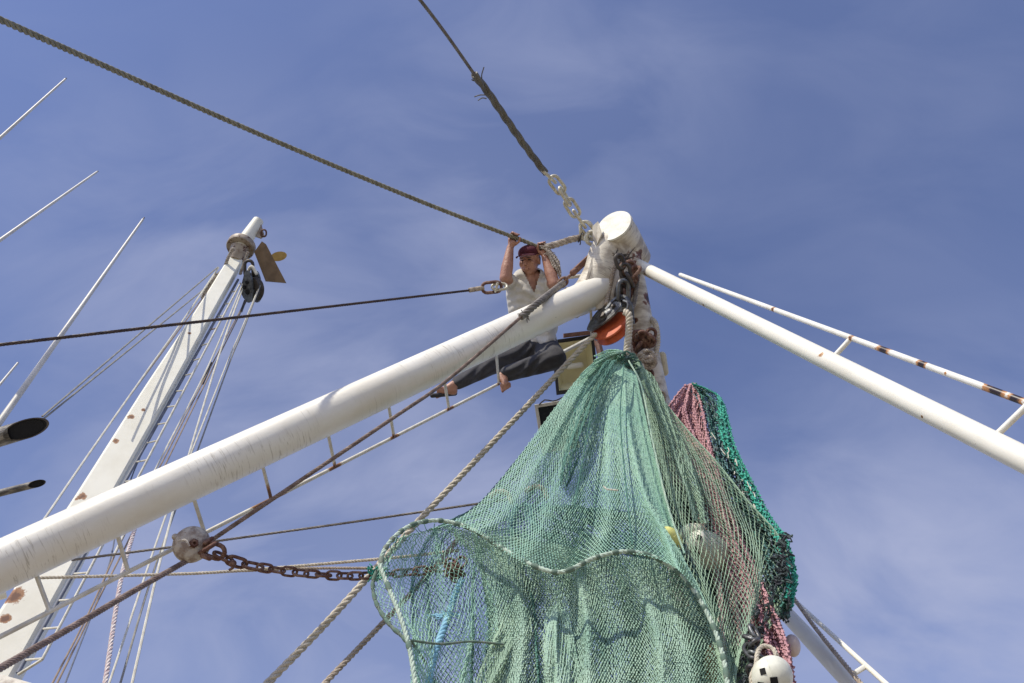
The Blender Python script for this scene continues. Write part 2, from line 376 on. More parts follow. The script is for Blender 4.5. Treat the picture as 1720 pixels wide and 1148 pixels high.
m_shirt = mat('grey_white_shirt_cloth', (.60, .58, .53), .9, col2=(.53, .51, .46), scale=5, bump=.9, bscale=9, bstretch=(1, 2.2, .8))
m_trouser = mat('charcoal_trouser_cloth', (.036, .036, .045), .85, col2=(.055, .055, .06), scale=14, bump=.9, bscale=9)
m_cap = mat('maroon_cap_cloth', (.085, .010, .022), .9, col2=(.06, .008, .018), scale=12)
m_eye = mat('eye', (.03, .02, .02), .3); m_lip = mat('lips', (.24, .085, .075), .5)
m_sandal = mat('dark_sandal', (.03, .028, .03), .7)

# ------------------------------------------------------------------ setting (out of frame, gives the bounce light)
m_conc = mat('quay_concrete', (.36, .30, .21), .9, col2=(.27, .225, .16), scale=.6, bump=.2, bscale=8)
g = MB().hexa([(-14, -18, -.6), (16, -18, -.6), (16, 12, -.6), (-14, 12, -.6), (-14, -18, 0), (16, -18, 0), (16, 12, 0), (-14, 12, 0)])
tag(obj('quay', g, m_conc, smooth=False), None, None, kind='structure')
m_water = mat('harbour_water', (.03, .06, .06), .12, col2=(.02, .045, .05), scale=.4, bump=.5, bscale=1.2)
g = MB().add([(-2500, -2500, -1.2), (2500, -2500, -1.2), (2500, 2500, -1.2), (-2500, 2500, -1.2)], [(0, 1, 2, 3)])
tag(obj('water', g, m_water, smooth=False), None, None, kind='structure')
tag(bpy.data.objects['water'], None, None, kind='structure')

def ext(a, b, k):                                          # extend the segment a-b beyond b by factor k
    a = np.asarray(a, float); b = np.asarray(b, float); return a + (b - a) * k
def lerp(a, b, t): return np.asarray(a) * (1 - t) + np.asarray(b) * t
def toz(a, b, z):                                          # run a-b on until height z
    k = (z - a[2]) / (b[2] - a[2]); return a + (b - a) * k

# ------------------------------------------------------------------ the big left boom with its rail
bL = ext(bB, bA, 1.55)
t_ = thing('boom', 'thick white pipe boom slanting from lower left to the masthead, thin rail below', 'boom', bL)
n_ = 60; path = np.array([lerp(bL, bB, q) for q in np.linspace(0, 1, n_)])
obj('boom_tube', MB().tube(path, .1235, 40), m_boom, t_)
rL = ext(rB, rA, 1.4)
obj('rail', MB().tube(np.array([rL, rA, rB]), .0125, 10), m_rung, t_)
for tx, ty, bx, by in ((60, 978, 83, 1026), (197, 912, 215, 960), (325, 850, 342, 892), (440, 792, 455, 838), (550, 738, 562, 783), (652, 690, 661, 733), (745, 646, 753, 685), (833, 600, 838, 645), (992, 520, 994, 568)):
    q0 = on_line(bA, bB, tx, ty); q1 = on_line(rA, rB, bx, by) if bx < 950 else P(994, 568, 6.5)
    q0 = P(tx, ty - 14, np.linalg.norm(q0 - CAM) + .02)
    obj('rung', MB().tube(np.array([q0, q1]), .011, 8), m_rung, t_)
# stub bar near the head (pale strap to the masthead)
obj('strap_bar', MB().tube(crom([P(948, 467, 6.85), P(965, 465, 6.85), P(982, 463, 6.8), P(1000, 462, 6.78)], 8), .016, 8), m_rung, t_)

# ------------------------------------------------------------------ masthead post
pL = toz(pT, pB, 0.0)
t_ = thing('gantry_post', 'grimy white pipe post behind the green net with a sunlit disc at its head', 'post', pL)
path = [pL + (pB - pL) * q for q in np.linspace(0, 1, 10)] + [pB + (pT - pB) * q for q in (np.linspace(.1, 1, 14))]
rad = [.15] * 10 + list(np.interp(np.linspace(.1, 1, 14), [0, .45, .7, 1], [.128, .128, .135, .150]))
obj('pipe', MB().tube(np.array(path), rad, 36), m_post, t_)
m_cap_end = mat('masthead_cap_paint', (.78, .78, .70), .55, col2=(.62, .59, .50), scale=9, bump=.3, bscale=20, rust=[(P(1032, 381, 6.86) - RT * .15 + UP * .03, .05), (P(1032, 381, 6.86) - RT * .10 + UP * .10, .035), (P(1032, 381, 6.86) + RT * .02 - UP * .13, .04), (P(1032, 381, 6.86) - RT * .03 - FW * .02, .010)], rcol=(.45, .24, .10), rdark=(.2, .09, .04))
hn = unit(-ray(1034, 384) * .62 + UP * .60 - RT * .40)
hcn = P(1032, 381, 6.86)
hs = unit(RT * .9 + UP * .42); hs = unit(hs - hn * hs.dot(hn))
g = MB(); pp_ = [hcn - hn * q for q in (.46, .30, .15, 0)]
g.tube(np.array(pp_), [.130, .145, .158, .158], 40)
obj('head_pipe', g, m_post, t_)
ep_ = crom([hcn - hn * .05, hcn - hn * .16 - RT * .015, P(1021, 425, 6.88), P(1008, 462, 6.78), P(985, 497, 6.69), P(955, 511, 6.61)], 30)
obj('elbow', MB().tube(ep_, np.interp(np.linspace(0, 1, 30), [0, .3, .7, 1], [.157, .158, .142, .127]), 40), m_post, t_)
for k_ in (.0,):
    T_, A_, B_ = frames(ep_)
    obj('weld_bead', MB().tube([ep_[-2] + .130 * (math.cos(t) * A_[-2] + math.sin(t) * B_[-2]) + T_[-2] * random.uniform(-.002, .002) for t in np.linspace(0, 2 * math.pi, 60)], .0065, 6), m_post, t_)
obj('end_plate', MB().lathe(hcn + hn * .002, hn, [(0, .014), (.158, .014), (.163, .008), (.163, -.004), (.15, -.006)], 44), m_cap_end, t_)
# gussets between post and boom
g = MB()
for dd in (-.13, .13):
    g.plate([P(1006, 404, 6.98) + FW * dd, P(986, 474, 6.72) + FW * dd, P(1000, 522, 6.66) + FW * dd, P(1052, 505, 6.75) + FW * dd, P(1058, 430, 6.98) + FW * dd], .02)
g.plate([P(1005, 402, 6.84), P(1005, 402, 7.12), P(985, 474, 6.85), P(985, 474, 6.57)], .02)
obj('gusset_plate', g, m_post, t_, smooth=False)
g = MB(); g.plate([P(996, 381, 6.86), P(1005, 373, 6.88), P(1011, 394, 6.79), P(1003, 412, 6.76), P(996, 402, 6.80)], .022)
obj('lug_plate', g, m_post, t_, smooth=False)
T_, A_, B_ = frames(np.array(path))
obj('weld_bead', MB().tube([hcn - hn * .012 + .159 * (math.cos(a) * unit(np.cross(hn, UP)) + math.sin(a) * unit(np.cross(hn, np.cross(hn, UP)))) for a in np.linspace(0, 2 * math.pi, 70)], .006, 6), m_post, t_)
# small round fitting on the right side of the post, and lifting eyes
g = MB().capsule(P(1112, 598, 6.72), P(1116, 625, 6.68), .035, .035)
obj('fender_pad', g, mat('cream_pad', (.62, .56, .40), .6), t_)
for (x, y, d) in ((1093, 563, 6.45), (1109, 668, 6.3), (1088, 632, 6.4)):
    obj('pad_eye', MB().link(P(x, y, d), UP + RT * .3, RT, .10, .07, .014), m_rust if x != 1109 else m_post, t_)
# ------------------------------------------------------------------ right outrigger with its rail
qA, qB = P(1066, 443, 6.98), P(1722, 773, 3.72)
qE = ext(qA, qB, 1.35)
t_ = thing('outrigger', 'long smooth white outrigger running right from the masthead under a rust patched rail', 'outrigger', qE)
obj('outrigger_tube', MB().tube(np.array([lerp(qA, qE, q) for q in np.linspace(0, 1, 40)]), .053, 32), m_white, t_)
sA, sB = P(1143, 462, 6.35), P(1722, 676, 3.86)
sE = ext(sA, sB, 1.3)
obj('rail', MB().capsule(sA, sA + unit(sB - sA) * .05, .016, .016).tube(np.array([lerp(sA, sE, q) for q in np.linspace(0, 1, 50)]), .0158, 12), m_rail, t_)
for a, b in (((1430, 568), (1398, 600)), ((1728, 680), (1665, 738)),):
    q0 = on_line(sA, sB, *a); q1 = on_line(qA, qB, *b)
    obj('rung', MB().tube(np.array([q0, q1]), .014, 10), m_rail, t_)
# rust crust lumps on the rail
for x, y, l, rr in ((1484, 590, .070, .021), (1548, 612, .040, .019), (1671, 659, .085, .022)):
    c = on_line(sA, sB, x, y); dr = unit(sB - sA); V = MB()
    for q in range(9):
        o = dr * random.uniform(-l / 2, l / 2) * .8 + np.array([random.uniform(-.006, .006) for _ in range(3)])
        V.ell(c + o, np.array([dr * rr * .8, np.cross(dr, FW) * rr * random.uniform(.75, .95), FW * rr * .9]), 9, 6)
    obj('rust_crust', V, m_dark, t_, 'black rust crust broken through the white paint')
# lower right second outrigger
uA, uB = P(1268, 975, 6.6), P(1437, 1156, 5.2)
uE = ext(uA, uB, 1.6)
t_ = thing('outrigger', 'white pipe outrigger at the lower right emerging from behind the pink net', 'outrigger', uE)
obj('outrigger_tube', MB().tube(np.array([uA, uE]), .052, 32), m_white, t_)
vA, vB = P(1300, 978, 6.6), P(1496, 1156, 5.2); vE = ext(vA, vB, 1.5)
obj('rail', MB().tube(np.array([vA, vE]), .016, 10), m_white, t_)
obj('rung', MB().tube(np.array([on_line(vA, vB, 1455, 1119), P(1436, 1131, 5.35)]), .015, 8), m_white, t_)
single('rope', MB().rope(np.array([P(1330, 1000, 6.0), P(1375, 1062, 5.5), P(1449, 1152, 4.9), P(1500, 1210, 4.7)]), .014, 3), m_rope_tan,
       'thin tan rope crossing in front of the lower right outrigger', 'rope')

# ------------------------------------------------------------------ stays, ropes and chains at the head
# A: thick rope from upper left, held by the man
ropeA = np.array([P(-30, 20, 5.15), P(200, 122, 5.75), P(450, 232, 6.25), P(700, 336, 6.7), P(845, 392, 6.93), P(880, 405, 6.97), P(908, 417, 6.98)])
t_ = thing('stay_rope', 'thick olive grey twisted rope running from the upper left corner to the man\'s hands', 'rope', ropeA[-1])
obj('rope_strands', MB().rope(ropeA, .0195, 3, .115, step=12, k=8, sr=.46), m_rope_olive, t_)
g = MB()
for q in range(26):
    a = crom([P(905, 414, 6.95), P(918, 418, 6.93), P(930, 440, 6.88), P(944, 470, 6.8)], 20)
    o = [np.array([random.gauss(0, .016), random.gauss(0, .016), random.gauss(0, .012)]) for _ in range(3)]
    k0 = random.randint(0, 6); k1 = random.randint(12, 19)
    pp = a[k0:k1 + 1:2] + np.array([o[0] * (1 - abs(i / 4 - 1)) + o[1] * .5 for i in range(len(a[k0:k1 + 1:2]))])
    g.rope(pp, .0085, 2, .05, k=5)
for q in range(12):
    a = P(920 + random.uniform(-8, 12), 414 + random.uniform(-3, 30), 6.93)
    g.tube(crom([a, a + np.array([random.uniform(-.04, .04), 0, random.uniform(-.02, .04)]), a + np.array([random.uniform(-.08, .06), random.uniform(-.03, .03), random.uniform(-.05, .08)])], 6), .003, 4)
obj('frayed_tail', g, m_rope_frayed, t_, 'pale frayed unlaid strands')
# B: short spliced rope to the chain
t_ = single('spliced_rope', MB().rope(np.array([P(916, 416, 6.95), P(940, 409, 6.97), P(962, 402, 7.0), P(992, 397, 7.02)]), .031, 4, .16, step=14, sr=.42), m_rope_frayed,
            'short thick spliced rope between the man\'s left hand and the pale chain', 'rope')
g = MB()
for q in range(4): g.link(P(975, 399, 7.0), UP + RT * .25, FW, .075, .072, .006)
single('lashing', MB().link(P(974, 399, 6.99), UP + RT * .3, FW, .08, .08, .008).tube(crom([P(974, 403, 6.96), P(975, 408, 6.95), P(974, 412, 6.95)], 4), .005, 5), m_dark,
       'dark lashing tied round the short spliced rope', 'lashing')
# C: wire from the top with a spliced eye
wC = np.array([P(690, -20, 5.6), P(745, 52, 5.85), P(800, 130, 6.15)])
t_ = thing('wire_stay', 'dark grey wire stay coming down from the top edge with broken strands sticking out', 'wire', P(915, 290, 6.75))
obj('wire_strands', MB().rope(wC, .0125, 6, .11, k=5), m_rope_grey, t_)
sp = crom([P(796, 125, 6.14), P(820, 156, 6.26), P(850, 200, 6.42), P(880, 243, 6.58), P(916, 291, 6.76)], 60)
g = MB().rope(sp, .030, 3, .42, step=22, k=10, sr=.55)
g.rope(sp, .026, 5, .14, k=5)
obj('splice', g, m_rope_dark, t_)
g = MB()
for pts in (((806, 140), (803, 128), (798, 121)), ((812, 142), (809, 128), (813, 113)), ((816, 160), (806, 160), (797, 163)), ((817, 166), (810, 165), (803, 169)), ((800, 134), (796, 136), (792, 134))):
    g.tube(crom([P(x, y, 6.2 - .02 * i) for i, (x, y) in enumerate(pts)], 7), .0045, 5)
obj('broken_strand', g, m_rope_dark, t_)
# galvanised chain
cp = crom([P(913, 288, 6.76), P(935, 310, 6.84), P(957, 343, 6.92), P(976, 372, 6.98), P(998, 397, 7.0), P(1018, 405, 6.98)], 200)
t_ = thing('chain', 'pale galvanised chain of big links hanging between the dark wire splice and the masthead', 'chain', cp[-1])
nl = 7
for i in range(nl):
    k = (i + .5) / nl; c = cp[int(k * 199)]; d = unit(cp[min(199, int(k * 199) + 4)] - cp[max(0, int(k * 199) - 4)])
    tot = np.linalg.norm(np.diff(cp, axis=0), axis=1).sum()
    side = np.cross(d, FW); rr = Matrix.Rotation(math.radians((20 if i % 2 else 112) + random.uniform(-12, 12)), 3, Vector(d))
    obj('link', MB().link(c, d, np.array(rr @ Vector(side)), tot / nl * 1.48, .082, .0145, 10), m_chain_white, t_)
# shackles round the masthead eye
g = MB().link(P(1026, 404, 6.88), RT + UP * .6, UP - RT, .17, .10, .016)
single('shackle', g, m_chain_rust, 'rusty bow shackle through the lug of the masthead', 'shackle')
single('shackle', MB().link(P(1003, 403, 6.93), RT - UP * .35, UP, .20, .11, .017).link(P(985, 388, 7.0), UP, RT + FW * .3, .16, .11, .015), m_chain_white,
       'pale shackle joining the galvanised chain to the short spliced rope', 'shackle')
# turnbuckle
tA, tB = P(1008, 416, 6.88), P(948, 472, 6.72)
t_ = thing('turnbuckle', 'rusty brown turnbuckle between the masthead shackle and the man\'s rope splice', 'turnbuckle', tB)
u = unit(tB - tA); sd = unit(np.cross(u, FW)); l_ = np.linalg.norm(tB - tA)
g = MB()
for s_ in (-1, 1): g.tube(np.array([tA + u * .06 + sd * s_ * .016, tA + u * (l_ * .74) + sd * s_ * .016]), .0115, 8)
g.capsule(tA + u * .05, tA + u * .09, .028, .026).capsule(tA + u * l_ * .70, tA + u * l_ * .76, .026, .030)
obj('body', g, m_rust, t_)
obj('screw', MB().tube(np.array([tA - u * .03, tB]), .0125, 10).link(tB + u * .02, u, sd, .09, .06, .012).link(tA - u * .02, u, FW, .09, .06, .012), m_chain_rust, t_)

# D: wire from turnbuckle down past the boom to the snatch block and on to lower left
bk1 = P(322, 915, 4.72)
def fr_(x, y, o): return P(x, y, np.linalg.norm(on_line(bA, bB, x, y) - CAM) - o)
wD = np.array([P(946, 476, 6.68), fr_(905, 508, .19), fr_(875, 533, .19), fr_(750, 640, .20), fr_(655, 706, .26), P(352, 910, 4.74)])
t_ = thing('running_wire', 'brown twisted wire slanting down across the white boom into the round grey block', 'wire', wD[-1])
obj('wire_strands', MB().rope(wD[2:], .0128, 6, .105, k=6, step=10), m_rope_brown, t_)
g = MB().rope(crom(wD[:3], 40), .028, 4, .17, step=18, k=8, sr=.45)
for q in range(12):
    a = fr_(880 + random.uniform(-6, 12), 528 - random.uniform(-3, 8), .2)
    g.tube(crom([a, a - UP * random.uniform(.01, .03) + RT * random.uniform(-.02, .02), a - UP * random.uniform(.02, .06) + RT * random.uniform(-.03, .03) - FW * .01], 5), .0035, 4)
obj('splice', g, m_rope_tan if False else m_rope_grey, t_, 'thicker bristling hand splice')
single('running_wire', MB().rope(np.array([P(322, 938, 4.74), P(230, 990, 4.4), P(110, 1060, 4.0), P(-40, 1146, 3.6), P(-90, 1176, 3.5)]), .0155, 6, .105, k=6, step=10), m_rope_brown,
       'brown twisted wire running from under the round grey block to the lower left corner', 'wire')

# snatch block
t_ = thing('snatch_block', 'round grey chipped snatch block with a centre bolt hanging below the white boom', 'pulley block', bk1)
axn = unit(-ray(322, 915) + RT * .25 + UP * .15)
for s_ in (1, -1):
    obj('cheek', MB().lathe(bk1 + axn * .022 * s_, axn * s_, [(0, .028), (.03, .028), (.070, .020), (.090, .008), (.095, -.004), (.090, -.010), (0, -.010)], 32), m_block_grey, t_)
obj('sheave', MB().lathe(bk1, axn, [(0, -.012), (.084, -.012), (.07, 0), (.084, .012), (0, .012)], 28), m_dark, t_)
obj('bolt', MB().lathe(bk1 + axn * .05, axn, [(.026, 0), (.026, .008), (.018, .008), (.018, .018), (.009, .018), (.009, .006), (0, .006)], 6), m_chain_rust, t_, smooth=False)
obj('lug', MB().capsule(P(296, 906, 4.72), P(306, 912, 4.72), .016, .02).ell(P(294, 902, 4.70), np.eye(3) * .017), m_block_grey, t_)
obj('shackle', MB().link(P(359, 925, 4.68), RT - UP * .35, UP, .12, .075, .013).link(P(349, 921, 4.66), UP * .6 + RT, FW, .09, .07, .012).capsule(P(344, 912, 4.66), P(356, 905, 4.68), .012, .012).capsule(P(341, 933, 4.64), P(352, 938, 4.62), .016, .014), m_chain_rust, t_)
obj('bridle_rib', MB().tube(crom([P(300, 908, 4.64), P(312, 908, 4.62), P(318, 918, 4.61)], 6), .006, 6), m_block_grey, t_)

# rusty chain into the net
cp = crom([P(366, 931, 4.70), P(382, 939, 4.70), P(420, 950, 4.72), P(490, 961, 4.75), P(560, 967, 4.78), P(620, 967, 4.8), P(700, 960, 4.85), P(775, 948, 4.9)], 400)
t_ = thing('chain', 'dark rusty chain sagging from the round grey block into the green net', 'chain', cp[0])
tot = np.linalg.norm(np.diff(cp, axis=0), axis=1).sum(); pos = 0; i = 0
while pos < tot - .05:
    big = i < 3
    l_ = .112 if big else .086
    c = cp[min(399, int((pos + l_ * .36) / tot * 399))]; k = min(395, max(4, int((pos + l_ * .36) / tot * 399)))
    d = unit(cp[k + 4] - cp[k - 4])
    side = np.cross(d, FW); rr = Matrix.Rotation(math.radians((12 if i % 2 else 100) + random.uniform(-15, 15)), 3, Vector(d))
    obj('link', MB().link(c, d, np.array(rr @ Vector(side)), l_, .066 if big else .050, .0092 if big else .0074), m_chain_rust, t_)
    pos += l_ * .72; i += 1
single('hook', MB().tube(crom([P(385, 945, 4.68), P(392, 950, 4.66), P(390, 955, 4.66), P(384, 958, 4.66)], 8), np.linspace(.014, .006, 8), 8).ell(P(391, 947, 4.67), np.eye(3) * .02), m_chain_rust,
       'small rusty hook dangling from the near end of the rusty chain', 'hook')
g = MB()
for q in range(9):
    c = P(768 + random.uniform(-14, 12), 952 + random.uniform(-7, 18), 4.95 + random.uniform(-.06, .06))
    dd = np.array([random.gauss(0, 1) for _ in range(3)])
    g.link(c, dd, np.array([random.gauss(0, 1) for _ in range(3)]), .09, .055, .009)
single('chain_tangle', g, m_chain_rust, 'clump of rusty links and shackles inside the left of the green net', 'chain')

# middle black stay with thimble
sA_, sB_ = P(-30, 583, 5.1), P(790, 488, 6.6)
t_ = thing('black_stay', 'black wire stay crossing the left half, ending in a rusty thimble by the man', 'wire', sB_)
obj('wire_strands', MB().rope(np.array([sA_, sB_]), .0105, 5, .10, k=5, step=7), m_black_wire, t_)
obj('seizing', MB().rope(np.array([P(788, 488, 6.6), P(812, 484, 6.64)]), .021, 6, .015 * 4, step=10), m_rope_tan, t_)
obj('thimble', MB().link(P(826, 483, 6.66), P(850, 481, 6.7) - P(812, 485, 6.64), UP, .17, .085, .014), m_chain_rust, t_)
obj('shackle', MB().link(P(839, 482, 6.68), P(850, 481, 6.7) - P(812, 485, 6.64), UP + FW, .13, .07, .012).capsule(P(832, 490, 6.64), P(836, 476, 6.64), .011, .011), m_chain_white, t_)

# E: heavy pale rope from the orange pulley down to lower left
t_ = single('rope', MB().rope(np.array([P(1000, 562, 6.35), P(985, 577, 6.3), P(850, 720, 5.85), P(700, 879, 5.45), P(560, 1034, 5.05), P(430, 1168, 4.75), P(250, 1350, 4.4), P(0, 1600, 4.1)]), .0225, 3, .15, step=14, k=9), m_rope_white,
            'heavy cream three-strand rope slanting from the orange pulley down to the bottom edge', 'rope')
single('rope', MB().rope(np.array([P(770, 905, 5.35), P(720, 965, 5.1), P(640, 1050, 4.9), P(530, 1165, 4.55), P(380, 1330, 4.2), P(150, 1570, 3.9)]), .0165, 3, .11, step=12, k=7), m_rope_tan,
       'hairy tan rope that leaves the left side of the green net for the bottom edge', 'rope')
single('wire_stay', MB().rope(np.array([P(120, 941, 6.2), P(350, 911, 6.1), P(600, 876, 6.0), P(860, 838, 5.9)]), .0095, 4, .12, k=5, step=7), m_rope_grey,
       'thin dark wire level behind the round grey block and running behind the net', 'wire')
single('line', MB().rope(np.array([P(60, 971, 5.9), P(250, 966, 5.8), P(386, 960, 5.7), P(640, 939, 5.5), P(770, 925, 5.3)]), .0105, 3, .065, k=6, step=10), m_rope_white,
       'thin pale twisted line running level just above the rusty chain into the net', 'rope')
single('line', MB().rope(np.array([P(386, 960, 5.7), P(520, 955, 5.65), P(650, 955, 5.55)]), .010, 3, .06, k=6, step=10), m_rope_tan,
       'second thin line half hidden behind the rusty chain', 'rope')

# ------------------------------------------------------------------ pulley with orange sheave under the masthead
pc = P(1022, 545, 6.42)
maj = unit(P(1053, 515, 6.35) - P(991, 562, 6.45)); per = unit(np.cross(maj, ray(1022, 545)))
per = per if per.dot(UP) > 0 else -per
tow = -ray(1022, 545)
axn = unit(tow * .50 + per * .87)                          # sheave axis: seen at a slant from below
inpl = unit(np.cross(axn, maj)); inpl = inpl if inpl.dot(UP) > 0 else -inpl
t_ = thing('pulley_block', 'dark cast pulley block with an orange sheave hanging under the masthead', 'pulley block', pc)
obj('sheave', MB().lathe(pc - per * .035 - axn * .01, axn, [(0, -.035), (.148, -.04), (.155, -.03), (.125, 0), (.155, .03), (.148, .04), (0, .035)], 40), m_orange, t_)
def cheek(c, s_):
    pts = []
    for a in np.linspace(0, 360, 28, endpoint=False):
        ca, sa = math.cos(math.radians(a)), math.sin(math.radians(a))
        rx = .178; ry = .085 if sa < 0 else .15
        pts.append(c + maj * ca * rx * (1 - .25 * max(0, sa)) + inpl * (sa * ry + .04))
    return pts
g = MB().plate(cheek(pc + axn * .055, 1), .016)
g.ell(pc + axn * .06 + inpl * .05, np.array([maj * .10, inpl * .05, axn * .028]), 18, 8)
obj('cheek', g, m_block_dark, t_)
obj('cheek', MB().plate(cheek(pc - axn * .055, 1), .016), m_block_dark, t_)
obj('bolt', MB().lathe(pc + axn * .08 + inpl * .02, axn, [(.028, 0), (.028, .02), (0, .02)], 6), m_dark, t_, smooth=False)
obj('bolt', MB().lathe(pc + axn * .065 + maj * .11 + inpl * .06, axn, [(.018, 0), (.018, .02), (0, .02)], 6), m_dark, t_, smooth=False)
obj('becket', MB().tube(crom([P(1049, 523, 6.3), P(1055, 518, 6.28), P(1055, 509, 6.3), P(1048, 506, 6.34)], 10), .014, 8).link(P(1047, 492, 6.5), UP, RT + FW * .5, .2, .10, .018), m_block_dark, t_)
obj('yoke', MB().tube(crom([P(1018, 522, 6.45), P(1032, 505, 6.5), P(1047, 499, 6.5), P(1058, 512, 6.45), P(1062, 545, 6.45)], 14), .022, 8), m_block_dark, t_)
single('rope', MB().rope(np.array([P(1050, 524, 6.26), P(1057, 532, 6.22), P(1056, 560, 6.18), P(1053, 592, 6.12), P(1052, 612, 6.1)]), .029, 3, .085, step=14, k=9, sr=.47), m_rope_white,
       'thick cream rope dropping from the dark pulley to the top of the green net', 'rope')
# rusty slings and chains from the masthead to the block
for k_, (pts, rr, mm, lab) in enumerate((
    ([(1034, 442, 6.72), (1028, 465, 6.66), (1023, 490, 6.6), (1018, 512, 6.5)], .021, m_rope_tan, 'grimy twisted sling on the left of the pulley hanger'),
    ([(1072, 462, 6.72), (1069, 485, 6.62), (1066, 505, 6.55), (1062, 520, 6.48)], .018, m_rope_grey, 'dark twisted sling on the right of the pulley hanger'),)):
    single('sling', MB().rope(np.array([P(*q) for q in pts]), rr, 3, .08, step=12, k=8), mm, lab, 'rope')
t_ = thing('chain', 'black rusty chain bunched round the masthead above the dark pulley', 'chain', P(1055, 450, 6.7))
for i in range(15):
    k = i / 14
    x = np.interp(k, [0, .35, .7, 1], [1047, 1062, 1052, 1046]); y = np.interp(k, [0, .35, .7, 1], [443, 462, 482, 500])
    c = P(x + random.uniform(-7, 7), y + random.uniform(-4, 4), 6.62 + random.uniform(-.05, .04))
    obj('link', MB().link(c, -UP + RT * random.uniform(-1, 1), np.array([random.gauss(0, 1) for _ in range(3)]), .12, .075, .016), m_chain_rust if i % 3 else m_dark, t_)
g = MB()
for q in range(16):
    a = P(1046 + random.uniform(-6, 8), 438 + random.uniform(-4, 8), 6.72)
    g.tube(crom([a, a + RT * random.uniform(-.05, .05) + UP * random.uniform(0, .05), a + RT * random.uniform(-.09, .10) + UP * random.uniform(.02, .11)], 5), np.linspace(.007, .003, 5), 5)
single('frayed_wire', g, m_dark, 'black frayed wire ends sticking out of the masthead junction', 'wire')
# ropes looped on the right of the post
single('rope', MB().rope(np.array([P(1071, 417, 7.15), P(1077, 424, 7.1), P(1078, 440, 7.05), P(1074, 452, 7.1)]), .027, 3, .07, step=14, k=8), m_rope_white,
       'short cream rope turn at the right of the masthead above the outrigger', 'rope')
single('rope', MB().rope(np.array([P(1092, 535, 6.75), P(1100, 543, 6.62), P(1104, 560, 6.55), P(1104, 580, 6.5), P(1099, 600, 6.42), P(1090, 615, 6.38)]), .025, 3, .075, step=14, k=8), m_rope_white,
       'cream rope loop bulging out on the right of the post above its knot', 'rope')
g = MB()
for q in range(6):
    c0 = P(1084 + random.uniform(-5, 7), 604 + random.uniform(-7, 8), 6.3)
    th0 = random.uniform(0, 6.28); ax1 = unit(RT + UP * random.uniform(-.6, .6)); ax2 = unit(np.cross(ax1, -FW + UP * random.uniform(-.6, .6)))
    g.rope(np.array([c0 + .055 * (math.cos(th0 + a) * ax1 + math.sin(th0 + a) * ax2 * .8) for a in np.linspace(0, 4.6, 9)]), .017, 3, .06, k=6)
single('rope_knot', g, m_rope_frayed, 'untidy frayed rope knot tied to the post beside the net top', 'knot')
g = MB()
for q in range(7):
    c = P(1082 + random.uniform(-9, 10), 573 + random.uniform(-10, 9), 6.4 + random.uniform(-.04, .02))
    g.link(c, np.array([random.gauss(0, 1) for _ in range(3)]), np.array([random.gauss(0, 1) for _ in range(3)]), .11, .07, .016)
single('shackle_cluster', g, m_chain_rust, 'cluster of rusty shackles on the post above the frayed knot', 'shackle')
single('rope', MB().rope(np.array([P(1078, 612, 6.25), P(1082, 632, 6.15), P(1085, 656, 6.05), P(1088, 672, 6.0)]), .017, 3, .06, step=12, k=7), m_rope_white,
       'thin cream rope tail below the frayed knot at the right edge of the green net', 'rope')

# ------------------------------------------------------------------ floodlights behind
def floodlight(cpx, d, wpx, hpx, skew, label, rim_m, inner, depth=.16):
    cx, cy = cpx; c = P(cx, cy, d); t = thing('floodlight', label, 'floodlight', c)
    px2m = d / F
    ux = unit(RT + UP * skew[0]); uy = unit(UP + RT * skew[1] ); nn = unit(np.cross(ux, uy))
    if nn.dot(FW) > 0: nn = -nn
    hw, hh = wpx / 2 * px2m, hpx / 2 * px2m
    t_in, rimw = .012, .030
    def q(a, b, k): return c + ux * a * hw + uy * b * hh + nn * k
    # rim frame: four butted bars
    g = MB()
    for (a0, a1, b0, b1) in ((-1, 1, 1 - rimw / hh, 1), (-1, 1, -1, -1 + rimw / hh), (-1, -1 + rimw / hw, -1 + rimw / hh, 1 - rimw / hh), (1 - rimw / hw, 1, -1 + rimw / hh, 1 - rimw / hh)):
        g.hexa([q(a0, b0, -.02), q(a1, b0, -.02), q(a1, b1, -.02), q(a0, b1, -.02), q(a0, b0, .012), q(a1, b0, .012), q(a1, b1, .012), q(a0, b1, .012)])
    obj('rim', g, rim_m, t, smooth=False)
    ih, iv = .62, .62; m_ = 1 - rimw / hw
    g = MB()
    F0 = [q(-m_, -m_, -.021), q(m_, -m_, -.021), q(m_, m_, -.021), q(-m_, m_, -.021)]
    B0 = [q(-ih, -iv, -depth), q(ih, -iv, -depth), q(ih, iv, -depth), q(-ih, iv, -depth)]
    g.add(F0 + B0, [(0, 1, 5, 4), (1, 2, 6, 5), (2, 3, 7, 6), (3, 0, 4, 7), (4, 5, 6, 7)])
    obj('reflector', g, inner, t, smooth=False)
    g = MB()
    F1 = [q(-1.0, -1.0, -.022), q(1.0, -1.0, -.022), q(1.0, 1.0, -.022), q(-1.0, 1.0, -.022)]
    B1 = [q(-.72, -.72, -depth - .02), q(.72, -.72, -depth - .02), q(.72, .72, -depth - .02), q(-.72, .72, -depth - .02)]
    g.add(F1 + B1, [(0, 4, 5, 1), (1, 5, 6, 2), (2, 6, 7, 3), (3, 7, 4, 0), (4, 7, 6, 5)])
    obj('housing', g, m_lampwhite, t, smooth=False)
    return t, q
t_, q = floodlight((966, 613), 8.0, 72, 92, (.14, -.10), 'square floodlight with a black rim and cream inside, behind the man\'s knee', m_lamprim, m_cream)
obj('bracket', MB().box(P(975, 561, 8.0), (RT * .17 + UP * .02, UP * .022, FW * .05)), m_rust, t_, smooth=False)
obj('bracket', MB().tube(np.array([P(1003, 572, 7.9), P(1010, 600, 7.8), P(1016, 660, 7.6)]), .035, 8), m_rust, t_)
